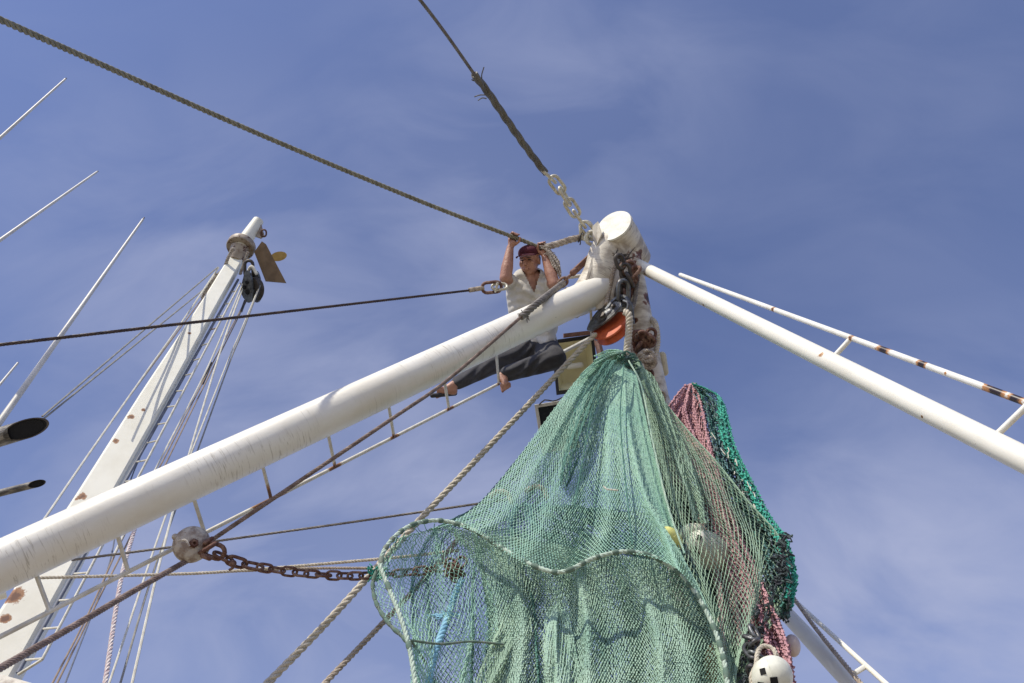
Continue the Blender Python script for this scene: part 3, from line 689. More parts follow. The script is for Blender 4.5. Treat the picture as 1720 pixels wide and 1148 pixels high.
obj('lamp_bulb', MB().capsule(q(-.3, -.05, -.09), q(.3, -.05, -.09), .03, .03), mat('frosted_bulb', (.7, .7, .62), .3), t_)
t_, q = floodlight((936, 716), 7.6, 64, 82, (.16, -.16), 'floodlight with a white rim and dark glass under the cream one', m_lampwhite, m_dark)
obj('glass', MB().hexa([q(-.80, -.85, -.018), q(.80, -.85, -.018), q(.80, .85, -.018), q(-.80, .85, -.018), q(-.80, -.85, -.010), q(.80, -.85, -.010), q(.80, .85, -.010), q(-.80, .85, -.010)]), mat('dark_lamp_glass', (.02, .02, .025), .15), t_, smooth=False)
obj('wire_guard', MB().tube(crom([P(905, 681, 7.55), P(915, 672, 7.55), P(930, 674, 7.55), P(945, 668, 7.6)], 8), .007, 5), m_dark, t_)
single('grab_bar', MB().tube(np.array([P(925, 602, 7.4), P(992, 568, 6.9)]), .016, 8), m_lampwhite, 'thin white bar between the floodlight and the dark pulley', 'bar')

# ------------------------------------------------------------------ far mast on the left
mL = toz(mT, mB_, 0.0)
ax = unit(mT - mB_)
t_ = thing('mast', 'tall tapering cream white mast with rust blooms in the left background', 'mast', mL)
mA = unit(RT - ax * RT.dot(ax)); mA = unit(mA + .25 * np.cross(mA, ax)); mBv = np.cross(ax, mA)
mA = unit(RT * .93 + np.array([0, 1, 0]) * .30); mA = unit(mA - ax * mA.dot(ax)); mBv = unit(np.cross(ax, mA))
secs = []
for q in np.linspace(0, 1, 24):
    c = lerp(mL, mT, q); dC = np.linalg.norm(c - CAM)
    zt = np.linalg.norm(c - mT) / np.linalg.norm(mB_ - mT)
    wdt = np.interp(zt, [0, .18, .5, .75, 1, 3], [.178, .185, .27, .30, .36, .52]) / 2 * 1.12
    secs.append((c, wdt))
V = []; T = []; bev = .16
for c, wd in secs:
    for (a, b) in ((-1, -1 + bev), (-1, 1 - bev), (-1 + bev, 1), (1 - bev, 1), (1, 1 - bev), (1, -1 + bev), (1 - bev, -1), (-1 + bev, -1)):
        V.append(c + mA * a * wd + mBv * b * wd * .8); T.append((0, 0, 0))
f = [(i * 8 + j, i * 8 + (j + 1) % 8, (i + 1) * 8 + (j + 1) % 8, (i + 1) * 8 + j) for i in range(23) for j in range(8)]
g = MB(); g.add(V, f + [tuple(range(8)), tuple(range(184, 192))[::-1]])
obj('mast_tube', g, m_mast, t_, ang=25)
# head
hc = P(403, 418, 13.05)
obj('collar', MB().lathe(hc, ax, [(.0, 0), (.205, .0), (.215, .015), (.215, .10), (.205, .10), (.20, .03), (0, .03)], 36), m_collar, t_)
obj('neck', MB().tube(np.array([mT - ax * .05, hc + ax * .02]), [.12, .15], 20), m_collar, t_)
obj('topmast', MB().tube(np.array([hc, P(434, 371, 13.4)]), [.12, .085], 20), m_mast, t_)
obj('head_gusset', MB().plate([P(437, 371, 13.35), P(441, 386, 13.3), P(444, 397, 13.2), P(439, 401, 13.2), P(430, 398, 13.2)], .03), m_collar, t_, smooth=False)
obj('pad_eye', MB().link(P(443, 392, 13.2), UP, RT, .11, .08, .014), m_rust, t_)
single('deflector_plate', MB().plate([P(440, 406, 13.0), P(447, 411, 13.0), P(481, 476, 12.9), P(446, 473, 12.9), P(427, 424, 13.0)], .04), m_plate, 'flat brown triangular plate hung beside the top of the far mast', 'plate', smooth=False)
pts = [P(468 + 13.5 * math.cos(a) * 1.0 - 3.0 * math.sin(a), 431 - 7.5 * math.sin(a) - 3.5 * math.cos(a), 13.6) for a in np.linspace(0, 2 * math.pi, 24, endpoint=False)]
single('gold_plate', MB().plate(pts, .04), m_gold, 'oval golden plate sticking out behind the brown triangular plate', 'plate', smooth=False)
# ladder
lt = thing('mast_ladder', 'narrow ladder with a white outer rail running up the right side of the far mast', 'ladder', P(30, 1131, 8.7))
def dm(y): # range of mast side at picture height y
    return np.interp(y, [436, 1082], [12.8, 8.75])
def mpt(x, y): return P(x, y, dm(y) - .15 if False else dm(y))
l0, l1 = P(400, 470, 12.7), P(30, 1131, 8.55); r0, r1 = P(404, 476, 12.55), P(71, 1108, 8.35)
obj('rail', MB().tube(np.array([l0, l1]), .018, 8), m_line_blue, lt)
obj('rail', MB().tube(np.array([r0, r1]), .013, 8).tube(np.array([r1, P(31, 1133, 8.5)]), .013, 8), m_line_white, lt)
for x0, x1, y in ((385, 398, 489), (375, 388, 510), (365, 377, 531), (352, 368, 553), (331, 352, 577), (317, 338, 602), (305, 326, 628), (289, 305, 654), (275, 294, 681), (258, 280, 710), (240, 267, 741), (225, 250, 774), (206, 233, 807), (185, 212, 845), (160, 190, 885), (122, 150, 963), (98, 125, 1008), (69, 101, 1055), (39, 73, 1107)):
    obj('rung', MB().tube(np.array([on_line(l0, l1, x0, y + 1), on_line(r0, r1, x1, y)]), .010, 6), m_line_brown if 540 < y < 560 else m_line_white, lt)
# rigging of the far mast
G = 'rigging lines of the far mast'
def line(pts, r, m, label, **k):
    g = MB(); p = np.array([P(*q) for q in pts]); g.tube(crom(p, max(2, 10 * (len(p) - 1))), r * .62, 6)
    single('rigging_line', g, m, label, 'line', G)
line([(366, 449, 12.9), (71, 700, 8.6)], .016, m_line_grey, 'upper of two grey lines from the far masthead to the large exhaust opening')
line([(348, 482, 12.6), (73, 704, 8.6)], .016, m_line_grey, 'lower of two grey lines from the far masthead to the large exhaust opening')
line([(367, 450, 12.9), (303, 545, 11.5), (244, 628, 10.6), (150, 762, 9.4), (54, 902, 8.4), (0, 975, 8.0)], .018, m_line_white, 'pale line left of the far mast that runs down to the boom')
line([(364, 470, 12.9), (303, 551, 11.5), (203, 686, 10.2)], .013, m_line_brown, 'thin brownish line left of the far mast that joins the pale one')
line([(409, 474, 12.6), (350, 615, 11), (268, 775, 9.6), (190, 935, 8.6)], .016, m_line_white, 'white line just right of the ladder')
line([(410, 478, 12.6), (372, 585, 11.2), (318, 762, 9.6), (289, 866, 9), (260, 980, 8.3), (221, 1152, 7.6)], .019, m_line_white, 'thick white line right of the ladder reaching the bottom edge')
line([(437, 478, 12.5), (403, 560, 11.6), (383, 606, 11.2), (321, 762, 9.7), (277, 871, 9), (182, 1152, 7.6)], .015, m_line_white, 'left white fall from the dark block on the far mast')
line([(437, 480, 12.4), (408, 556, 11.6), (387, 606, 11.2), (330, 762, 9.7), (290, 870, 9), (250, 985, 8.4), (201, 1152, 7.6)], .015, m_line_grey, 'greyish white fall from the dark block on the far mast')
line([(411, 508, 12.4), (348, 628, 11), (280, 762, 9.6), (206, 905, 8.8), (149, 1030, 8.1), (86, 1152, 7.5)], .013, m_line_brown, 'left brown line slanting down behind the boom')
line([(413, 508, 12.4), (352, 630, 11), (287, 762, 9.6), (215, 910, 8.8), (169, 1000, 8.2), (94, 1152, 7.5)], .013, m_line_brown, 'right brown line slanting down behind the boom')
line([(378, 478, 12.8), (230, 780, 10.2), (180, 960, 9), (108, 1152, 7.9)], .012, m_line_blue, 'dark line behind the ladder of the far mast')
g = MB().rope(np.array([P(226, 890, 8.8), P(203, 976, 8.2), P(176, 1152, 7.4)]), .021, 3, .12, k=6)
single('rigging_line', g, m_line_pink, 'red flecked white rope hanging below the boom', 'line', G)
line([(412, 505, 12.35), (405, 524, 12.2)], .03, m_dark, 'short black wire end under the dark block')
line([(355, 610, 11.2), (340, 645, 10.9)], .03, m_dark, 'dark splice on the brown lines right of the ladder')
# shrouds gear at the far masthead
g = MB()
for pts in ([(372, 470), (378, 445), (386, 428), (392, 418)], [(348, 492), (362, 468), (372, 455)], [(404, 462), (412, 435), (418, 425)], [(338, 500), (352, 480), (366, 462)]):
    for q in range(3):
        g.rope(np.array([P(x + random.uniform(-2, 2), y + random.uniform(-2, 2), 12.75) for x, y in pts]), .02, 3, .09, k=5)
single('shackle_gear', g, m_block_grey, 'knotted shackles and thimbles clustered round the far masthead', 'shackle')
g = MB().link(P(418, 452, 12.6), UP, RT, .25, .12, .025).link(P(413, 468, 12.6), UP + RT * .3, FW, .2, .11, .022)
single('shackle', g, m_dark, 'dark shackles between the far masthead collar and its block', 'shackle')
# far block
fc = P(424, 484, 12.5); t_ = thing('rigging_block', 'dark perforated block with a large sheave hanging at the far masthead', 'pulley block', fc)
fa = unit(-ray(424, 484) * .75 - RT * .62); fu = unit(UP - fa * UP.dot(fa)); fs = np.cross(fa, fu)
def fcheek(off):
    return [fc + fa * off + fs * .12 * math.cos(a) * (1 if math.sin(a) < 0 else .8) + fu * (math.sin(a) * .24 + .02) for a in np.linspace(0, 2 * math.pi, 20, endpoint=False)]
obj('cheek', MB().plate(fcheek(.08), .03), m_block_dark, t_, smooth=False)
obj('cheek', MB().plate(fcheek(-.08), .03), m_block_dark, t_, smooth=False)
obj('sheave', MB().lathe(fc - fu * .02, fa, [(0, -.05), (.19, -.05), (.16, 0), (.19, .05), (0, .05)], 30), m_dark, t_)
for du, ds, rb in ((.08, 0, .03), (-.06, 0, .04), (.01, .06, .03)):
    obj('bolt', MB().lathe(fc + fa * .09 + fu * du + fs * ds, fa, [(rb, 0), (rb, .02), (0, .02)], 8), m_black, t_, smooth=False)
obj('hanger', MB().tube(crom([fc + fu * .2 + fs * .1, fc + fu * .32, fc + fu * .2 - fs * .1 ], 9), .025, 8), m_line_white, t_)

# antennas
Gn = 'whip antennas at the left edge'
for a, b, d0, d1, r0, r1, lab in (((-40, 268), (110, 133), 7.5, 8.4, .021, .013, 'white whip antenna highest at the left edge'),
                             ((-40, 432), (163, 289), 7.0, 8.2, .022, .013, 'white whip antenna second from the top at the left edge'),
                             ((-35, 758), (240, 369), 6.2, 8.2, .036, .016, 'longest and thickest white whip antenna crossing the black stay'),
                             ((-30, 682), (30, 610), 8.2, 8.6, .020, .015, 'short white antenna tip left of the longest antenna')):
    p0, p1 = P(*a, d0), P(*b, d1); t_ = thing('whip_antenna', lab, 'antenna', p0, Gn)
    obj('whip', MB().tube(np.array([lerp(p0, p1, q) for q in np.linspace(0, 1, 6)]), np.linspace(r0, r1, 6) * .66, 12), m_antenna, t_)
    obj('tip', MB().tube(np.array([p1, ext(p0, p1, 1.012)]), r1 * .35, 8), m_dark, t_)
# exhausts
for tip, back, d0, d1, rr, lab in (((44, 721), (-90, 762), 6.2, 6.55, .064, 'large sooty exhaust pipe with an oval black mouth at the left edge'),
                              ((62, 813), (-70, 846), 6.6, 6.95, .026, 'slimmer sooty exhaust pipe below the large one')):
    p1, p0 = P(*tip, d0), P(*back, d1); ax_ = unit(p1 - p0)
    t_ = thing('exhaust_pipe', lab, 'exhaust pipe', p0, 'exhaust pipes at the left edge')
    # the mouth is cut on a slant: normal between the view and the pipe's axis
    vv_ = -ray(*tip); cn = unit(ax_ * .47 + unit(vv_ - ax_ * vv_.dot(ax_)) * .88)
    pp = np.array([lerp(p0, p1, q) for q in np.linspace(0, 1, 8)])
    obj('outer_pipe', MB().tube(pp, rr, 32, cap=False, cut1=(p1, cn)), m_exhaust, t_)
    obj('inner_pipe', MB().tube(np.array([lerp(p0, p1, q) for q in np.linspace(0, 1, 8)]), rr * .9, 32, cap=False, cut1=(p1, cn)), m_black, t_)
    T_, A_, B_ = frames(pp); ring = []; ring2 = []
    for j in range(32):
        th = 2 * math.pi * j / 32
        for R_, lst in ((rr * 1.01, ring), (rr * .9, ring2)):
            p = pp[-1] + R_ * (math.cos(th) * A_[-1] + math.sin(th) * B_[-1])
            lst.append(p + ax_ * ((p1 - p).dot(cn) / ax_.dot(cn)))
    V = ring + ring2
    g = MB().add(V, [(j, (j + 1) % 32, 32 + (j + 1) % 32, 32 + j) for j in range(32)])
    obj('mouth_rim', g, m_dark, t_, 'sooty rim')
    obj('shade_plug', MB().plate([q_ - ax_ * .018 - (q_ - p1) * .02 for q_ in ring2], .004), m_black, t_, smooth=False)  # added black plate standing in for the shade inside the mouth
    obj('baffle', MB().tube(np.array([lerp(p0, p1, .55), lerp(p0, p1, .56)]), rr * .89, 24), m_black, t_)
# bottom left corner housing
g = MB().hexa([P(-60, 1180, 6.2), P(70, 1185, 6.0), P(50, 1260, 6.2), P(-60, 1260, 6.2), P(-60, 1116, 6.6), P(62, 1150, 6.4), P(110, 1190, 6.8), P(-60, 1150, 7.0)])
single('beam', g, m_post, 'grimy rusty white corner of a beam in the lower left corner', 'beam', smooth=False)
single('pipe_stub', MB().tube(np.array([P(-25, 1005, 8.2), P(10, 995, 8.2)]), .05, 14), m_mast, 'stub of white pipe on the left side of the far mast', 'pipe')

# ------------------------------------------------------------------ NETS
def sheet(Lc, Rc, Bc=None, nc=100, nr=90, folds=((7, .05, 0), (13, .03, 1)), bunch=.5, seed=1, jit=.0015, rowpow=1.0, foldpow=1.0, bulge=0.0, wob=0.0, sag=0, crump=1.0):
    r = np.random.default_rng(seed)
    v = np.linspace(0, 1, nr + 1) ** rowpow
    Lp = crom(Lc, 400); Rp = crom(Rc, 400)
    Lp = np.stack([np.interp(v, np.linspace(0, 1, 400), Lp[:, i]) for i in range(3)], -1)
    Rp = np.stack([np.interp(v, np.linspace(0, 1, 400), Rp[:, i]) for i in range(3)], -1)
    j = np.arange(nr + 1)
    u = (np.arange(nc + 1)[None] + .5 * (j % 2)[:, None]) / (nc + .5)
    vv = v[:, None] + 0 * u
    uw = u.copy()
    for k, a, ph in folds:
        uw = uw + bunch * np.sin(2 * math.pi * k * u + ph * 1.7 + 1.3 * vv) / (2 * math.pi * k)
    uw = np.clip(uw, -.01, 1.01)
    p = Lp[:, None] * (1 - uw[..., None]) + Rp[:, None] * uw[..., None]
    if Bc is not None:
        Bp = crom(Bc, 400); t = np.linspace(0, 1, 400)
        base = Lp[-1] * (1 - uw[..., None]) + Rp[-1] * uw[..., None]
        tgt = np.stack([np.interp(uw, t, Bp[:, i]) for i in range(3)], -1)
        p = p + (vv ** 1.6)[..., None] * (tgt - base)
    wd = np.clip(vv ** foldpow * 1.15, .12, 1)
    for k, a, ph in folds:
        p[..., 2] += a * wd * np.cos(2 * math.pi * k * u + ph * 1.7 + 1.3 * vv + .6 * np.sin(5 * vv + ph))
    p[..., 2] -= bulge * np.sin(math.pi * u) * vv
    p[..., 1] += wob * np.sin(11 * u + 3 * vv + seed) * 4 * wd
    p[..., 1] += sag * np.sin(math.pi * u) * np.sin(math.pi * vv)
    for k in range(7):                                    # gentle irregular crumple
        fx, fy, ph = r.uniform(.8, 4), r.uniform(.3, 2.4), r.uniform(0, 6.28); a_ = crump / (1 + .2 * k)
        q = np.sin(2 * math.pi * (fx * u + fy * vv) * .8 + ph)
        ed = np.clip(np.minimum(uw, 1 - uw) * 8, 0, 1) * wd
        p[..., 0] += 2.6 * a_ * q * ed; p[..., 1] += 2.2 * a_ * np.cos(1.6 * q + ph + 3 * vv) * ed; p[..., 2] += .010 * a_ * np.sin(1.5 * q + ph) * ed
    X = PYv(p[..., 0], p[..., 1], p[..., 2])
    X += r.normal(0, jit, X.shape)
    return X
def net_mesh(X, rad, mb=None, knots=True, drop=0.0, seed=0, amp=0.0):
    mb = mb or MB(); nr, nc = X.shape[0] - 1, X.shape[1] - 1
    a, b = [], []
    for j in range(nr):
        if j % 2 == 0: 
            a.append(X[j, :]); b.append(X[j + 1, :])
            a.append(X[j, 1:]); b.append(X[j + 1, :-1])
        else:
            a.append(X[j, :]); b.append(X[j + 1, :])
            a.append(X[j, :-1]); b.append(X[j + 1, 1:])
    a = np.vstack(a); b = np.vstack(b)
    ln = np.linalg.norm(a - b, axis=1); keep = (ln > 1e-4) & (ln < .3)
    if drop: keep &= np.random.default_rng(seed).random(len(a)) > drop
    mb.segs(a[keep], b[keep], rad)
    if knots:                                             # knots: little fat crossing beads
        K = X.reshape(-1, 3); o = np.array([rad * 1.1, 0, rad * 1.9])
        mb.segs(K - o * .6, K + o * .6, rad * 1.75)
    return mb
R0 = .0022
NET = thing('trawl_net', 'big green trawl net hoisted by its top under the masthead, spreading wide below', 'fishing net', P(1052, 600, 6.2))
LA = [(1026, 600, 3.60), (1002, 606, 3.58), (965, 640, 3.55), (910, 708, 3.55), (852, 782, 3.52), (795, 845, 3.50), (742, 880, 3.46)]
RA = [(1056, 594, 3.62), (1070, 640, 3.60), (1092, 740, 3.55), (1120, 850, 3.50), (1150, 950, 3.46), (1190, 1040, 3.42), (1224, 1165, 3.38)]
BA = [(742, 880, 3.46), (800, 893, 3.42), (850, 925, 3.38), (900, 952, 3.34), (945, 961, 3.32), (1000, 937, 3.32), (1050, 927, 3.32), (1100, 937, 3.34), (1150, 972, 3.36), (1190, 1035, 3.38), (1214, 1100, 3.38), (1224, 1165, 3.38)]
X = sheet(LA, RA, BA, nc=104, nr=90, folds=((2, .07, .4), (5, .035, 0), (9, .012, 1.3)), bunch=.17, seed=3, jit=.0012)
obj('front_panel', net_mesh(X, R0), m_green, NET)
LR = [(1046, 592, 3.66), (1062, 640, 3.64), (1085, 740, 3.60), (1112, 850, 3.56), (1145, 955, 3.50), (1185, 1045, 3.45), (1222, 1165, 3.42)]
RR = [(1066, 594, 3.66), (1086, 625, 3.64), (1112, 672, 3.63), (1152, 722, 3.62), (1203, 778, 3.60), (1255, 843, 3.58), (1305, 900, 3.57), (1322, 950, 3.56), (1312, 1010, 3.55), (1285, 1065, 3.54), (1255, 1120, 3.53), (1235, 1170, 3.52)]
X = sheet(LR, RR, None, nc=27, nr=92, folds=((2, .03, .4), (5, .01, 1.9)), bunch=.15, seed=5, jit=.0012)
obj('side_panel', net_mesh(X, R0), m_green2, NET, 'greyer green right panel')
X = sheet(LR, RR, None, nc=26, nr=70, folds=((3, .06, 2.4),), bunch=.5, seed=6, jit=.002); X = X + np.array([.015, .12, 0])
obj('side_lining', net_mesh(X[:30], R0 * .95), m_green2, NET)
# broad back panel
LB = [(1030, 604, 3.80), (1000, 615, 3.85), (900, 730, 3.95), (800, 845, 4.0), (725, 890, 4.0), (690, 960, 3.95), (690, 1050, 3.9), (700, 1175, 3.85)]
RB = [(1070, 606, 3.85), (1100, 665, 3.9), (1200, 785, 4.0), (1280, 890, 4.05), (1300, 960, 4.05), (1275, 1040, 4.0), (1240, 1110, 3.95), (1225, 1175, 3.9)]
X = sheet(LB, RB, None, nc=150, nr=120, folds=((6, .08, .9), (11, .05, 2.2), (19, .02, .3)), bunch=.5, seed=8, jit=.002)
obj('back_panel', net_mesh(X, R0 * 1.05), m_green_shade, NET)  # shadowed layer: its shade is put into the twine colour
# inner bunt below the headrope: one broad evenly meshed panel, behind it a lining with shade in its twine colour
LC = [(748, 886, 3.52), (785, 930, 3.56), (808, 985, 3.58), (818, 1060, 3.56), (812, 1185, 3.52)]
RC = [(1150, 950, 3.50), (1185, 1020, 3.48), (1212, 1090, 3.46), (1222, 1185, 3.44)]
X = sheet(LC, RC, None, nc=98, nr=70, folds=((3, .045, .2), (7, .02, 1.1)), bunch=.2, seed=11, jit=.0014, foldpow=.3)
obj('bunt', net_mesh(X, R0 * 1.05), m_bunt, NET)
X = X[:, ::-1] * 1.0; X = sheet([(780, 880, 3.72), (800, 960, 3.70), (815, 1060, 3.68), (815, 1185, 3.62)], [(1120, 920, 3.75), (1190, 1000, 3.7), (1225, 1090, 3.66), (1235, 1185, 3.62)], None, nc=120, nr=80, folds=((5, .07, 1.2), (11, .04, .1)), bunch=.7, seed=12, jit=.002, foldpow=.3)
obj('bunt', net_mesh(X, R0 * 1.1), m_green_shade, NET)
# pale folds pressed out of the bunt, rounded at the top
def fold(cx, top, wd, Yc, seed, m, nc=30, lean=0, bulge=.10):
    Lf = [(cx - wd * .05, top, Yc + .08), (cx - wd * .28, top + 12, Yc + .05), (cx - wd * .42, top + 45, Yc + .02), (cx - wd * .50 + lean * .5, top + 110, Yc), (cx - wd * .52 + lean, 1185, Yc)]
    Rf = [(cx + wd * .05, top, Yc + .08), (cx + wd * .28, top + 12, Yc + .05), (cx + wd * .42, top + 45, Yc + .02), (cx + wd * .50 + lean * .5, top + 110, Yc), (cx + wd * .52 + lean, 1185, Yc)]
    X = sheet(Lf, Rf, None, nc=nc, nr=int((1185 - top) / 6), folds=((1, .02, .3), (2, .01, 1.2)), bunch=.2, seed=seed, jit=.0014, bulge=bulge, foldpow=.3)
    obj('hanging_fold', net_mesh(X, R0 * 1.1), m, NET)
fold(935, 1018, 60, 3.49, 21, m_bunt, nc=22, lean=14, bulge=.06)
fold(862, 1012, 70, 3.52, 22, m_green2, nc=18, lean=-40, bulge=.04)
# blue tinted lining on the left of the bunt
X = sheet([(815, 910, 3.74), (830, 960, 3.70), (835, 1060, 3.66), (835, 1180, 3.6)], [(900, 940, 3.7), (905, 1000, 3.66), (880, 1080, 3.6), (870, 1180, 3.55)], None, nc=40, nr=56, folds=((5, .05, .2),), bunch=.6, seed=31, jit=.003, foldpow=.3)
obj('lining', net_mesh(X, R0), m_green_blue, NET, 'bluish shaded lining')
# see-through wing at the left
LW = [(652, 925, 3.34), (640, 945, 3.34), (626, 972, 3.34), (630, 1010, 3.34), (655, 1052, 3.32), (684, 1090, 3.3), (684, 1180, 3.28)]
RW = [(760, 884, 3.48), (790, 930, 3.5), (815, 975, 3.52), (830, 1020, 3.52), (835, 1060, 3.5), (835, 1110, 3.5), (830, 1180, 3.5)]
X = sheet([(665, 905, 3.36)] + LW, [(745, 884, 3.46)] + RW, None, nc=30, nr=62, folds=((2, .03, .2),), bunch=.35, seed=41, jit=.0025, foldpow=.3, bulge=-.1)
obj('wing', net_mesh(X, R0 * .85), m_green, NET, 'thin see-through left wing')
# gathered neck: twisted bundles at the top, down the left shoulder
g = MB()
for q in range(26):
    o = random.uniform(-1, 1); o2 = random.uniform(-1, 1); k = random.uniform(.25, 1)
    base = np.array([(1050, 592, 3.56), (1030, 593 + 5 * o, 3.54), (1005, 606 + 8 * o, 3.52), (980, 628 + 10 * o, 3.5), (955, 655 + 12 * o, 3.5), (940 - 6 * o, 678, 3.5)], float)
    base[1:, 0] += 7 * o2; base = base[:max(3, int(4.9 * k))]
    c = crom(base, 14); c = PYv(c[:, 0], c[:, 1], c[:, 2] + .03 * o2)
    g.rope(c, .0075, 2, .05, k=4)
obj('gathered_neck', g, m_green, NET, 'tightly bunched netting over the lifting rope')
g = MB()
for q in range(16):
    c0 = P(1056 + random.uniform(-8, 14), 600 + random.uniform(-6, 22), 6.05)
    g.rope(np.array([c0 + .04 * (math.cos(a) * RT + math.sin(a) * UP * .8) + np.array([random.uniform(-.01, .01)] * 3) for a in np.linspace(random.uniform(0, 3), 5.5, 7)]), .007, 2, .03, k=4)
obj('choker_knot', g, m_dgreen, NET, 'dark green choking knot')
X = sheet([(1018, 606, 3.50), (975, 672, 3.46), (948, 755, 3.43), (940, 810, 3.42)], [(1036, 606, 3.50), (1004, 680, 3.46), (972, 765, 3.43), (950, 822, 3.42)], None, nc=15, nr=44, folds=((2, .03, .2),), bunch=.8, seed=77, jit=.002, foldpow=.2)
obj('puckered_fold', net_mesh(X, R0), m_green_shade, NET, 'puckered fold near the top, fold shadow in its twine colour')  # the fold's shadow is drawn by darkened twine
X = sheet([(1078, 618, 3.52), (1105, 690, 3.50), (1135, 780, 3.47), (1165, 870, 3.44)], [(1092, 628, 3.55), (1128, 700, 3.53), (1165, 790, 3.5), (1190, 880, 3.48)], None, nc=12, nr=50, folds=((2, .02, .2),), bunch=.6, seed=78, jit=.002, foldpow=.2)
obj('puckered_fold', net_mesh(X, R0), m_green2, NET)
# rib seams running down from the gather; two use the shade-darkened twine
for pts, mm, rr in (([(1056, 606, 3.52), (1078, 650, 3.5), (1096, 740, 3.46), (1122, 850, 3.42), (1150, 930, 3.38)], m_green_pale, .0065),
                ([(1040, 612, 3.5), (1000, 670, 3.45), (985, 740, 3.4), (965, 850, 3.36)], m_green_shade, .005),
                ([(1048, 612, 3.5), (1042, 700, 3.45), (1050, 800, 3.38), (1062, 915, 3.3)], m_green_shade, .005),
                ([(1066, 604, 3.66), (1090, 630, 3.64), (1114, 672, 3.63), (1154, 722, 3.62), (1205, 778, 3.60), (1257, 843, 3.58), (1307, 900, 3.57), (1324, 950, 3.56), (1314, 1010, 3.55), (1287, 1065, 3.54), (1240, 1165, 3.52)], m_green2, .006)):
    c = crom(pts, 60); obj('seam', MB().rope(PYv(c[:, 0], c[:, 1], c[:, 2]), rr, 3, .04, k=4), mm, NET)
# headrope with lashings
def lashed(pts, r, m, step, name='headrope', mark=None):
    c = crom(pts, 240); c = PYv(c[:, 0], c[:, 1], c[:, 2]); Lg = np.r_[0, np.cumsum(np.linalg.norm(np.diff(c, axis=0), axis=1))]
    h = obj(name, MB().rope(c, r, 3, r * 7, k=8, step=10, sr=.52), m, NET)
    T, A, B = frames(c); s = step * .5
    while s < Lg[-1]:
        i = int(np.clip(np.searchsorted(Lg, s), 2, 237)); w_ = random.uniform(.012, .026)
        obj('lashing', MB().tube(np.array([c[i] - T[i] * w_, c[i] - T[i] * w_ * .3, c[i] + T[i] * w_ * .3, c[i] + T[i] * w_]), [r * 1.02, r * 1.28, r * 1.24, r * 1.02], 10), m_lash, h)
        s += step * random.uniform(.75, 1.3)
    return c
HR = [(640, 955, 3.30), (643, 930, 3.30), (662, 903, 3.32), (690, 883, 3.36), (725, 875, 3.40), (760, 878, 3.42)] + [(a, b, c - .02) for a, b, c in BA[1:]]
hr = lashed(HR, .0122, m_headrope, .085)
fr = lashed([(637, 948, 3.28), (652, 985, 3.28), (672, 1035, 3.26), (688, 1090, 3.25), (702, 1175, 3.24)], .0120, m_headrope, .3)
lashed([(632, 960, 3.34), (626, 985, 3.35), (634, 1018, 3.35), (655, 1050, 3.34), (678, 1072, 3.33), (690, 1090, 3.32)], .009, m_lash, .06, 'selvage')
lashed([(690, 1076, 3.3), (740, 1082, 3.38), (790, 1078, 3.45), (840, 1082, 3.5)], .006, m_lash, .12, 'selvage')
lashed([(690, 1076, 3.3), (703, 1095, 3.36), (716, 1115, 3.4)], .006, m_lash, .1, 'selvage')
# hanging loops between headrope and wing, torn bits
for (x, y) in ((655, 915), (668, 903), (680, 895), (695, 886), (712, 880), (730, 880), (650, 935), (700, 883), (672, 930), (690, 925)):
    a = PYv(x, y, 3.33); b = PYv(x + random.uniform(0, 16), y + random.uniform(8, 22), 3.36)
    obj('torn_mesh', MB().tube(crom([a, lerp(a, b, .5) + np.array([random.uniform(-.02, .02), 0, -.02]), b], 6), .0028, 4), m_dgreen, NET)
g = MB()
for q in range(22):
    c0 = P(622 + random.uniform(0, 22), 962 + random.uniform(-9, 9), 4.72)
    g.tube(crom([c0 + np.array([random.uniform(-.03, .03) for _ in range(3)]) for _ in range(4)], 8), .004, 4)
obj('corner_knot', g, m_emer, NET, 'bright green knot at the left corner')
g = MB().rope(PYv(*crom([(1014, 817, 3.34), (1019, 822, 3.34), (1028, 823, 3.34), (1038, 824, 3.34)], 8).T), .006, 2, .04, k=5)
obj('twine_scrap', g, m_line_white, NET, 'scrap of white twine')
# bottom edge of the dark right side: chain gear and knots (lead line)
g = MB()
cc = crom([(1318, 900, 3.53), (1314, 945, 3.52), (1303, 985, 3.51), (1288, 1030, 3.5), (1274, 1075, 3.49), (1258, 1120, 3.48), (1250, 1170, 3.47)], 90)
cc = PYv(*cc.T)
for i in range(0, 88, 2):
    c = cc[i] + np.array([random.gauss(0, .010) for _ in range(3)])
    obj('lead_line_knot', MB().rope(np.array([c + np.array([random.gauss(0, .014) for _ in range(3)]) for _ in range(4)]), .0075, 2, .04, k=4), m_darknet, NET)
obj('lead_line', MB().rope(cc, .006, 2, .04, k=5), m_darknet, NET, 'knotted dark line down the right edge')
# contents seen through the mesh
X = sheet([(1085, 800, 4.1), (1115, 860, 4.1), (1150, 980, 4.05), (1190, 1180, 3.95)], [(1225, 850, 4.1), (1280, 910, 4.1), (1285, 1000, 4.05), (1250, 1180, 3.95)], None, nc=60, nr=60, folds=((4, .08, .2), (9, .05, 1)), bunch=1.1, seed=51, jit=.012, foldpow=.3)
obj('shade_lining', net_mesh(X, .0050), m_darknet, NET, 'inner netting with the dark purple of shaded gaps in its colour')  # dark twine colour paints the shaded gaps of the net
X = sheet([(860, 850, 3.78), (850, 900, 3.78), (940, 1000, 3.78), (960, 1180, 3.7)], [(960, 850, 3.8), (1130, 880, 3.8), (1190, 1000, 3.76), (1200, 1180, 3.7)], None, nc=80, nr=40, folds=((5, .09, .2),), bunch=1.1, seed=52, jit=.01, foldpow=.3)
obj('shade_lining', net_mesh(X, .0030), m_green_blue, NET)  # second lining that puts shade behind the mesh
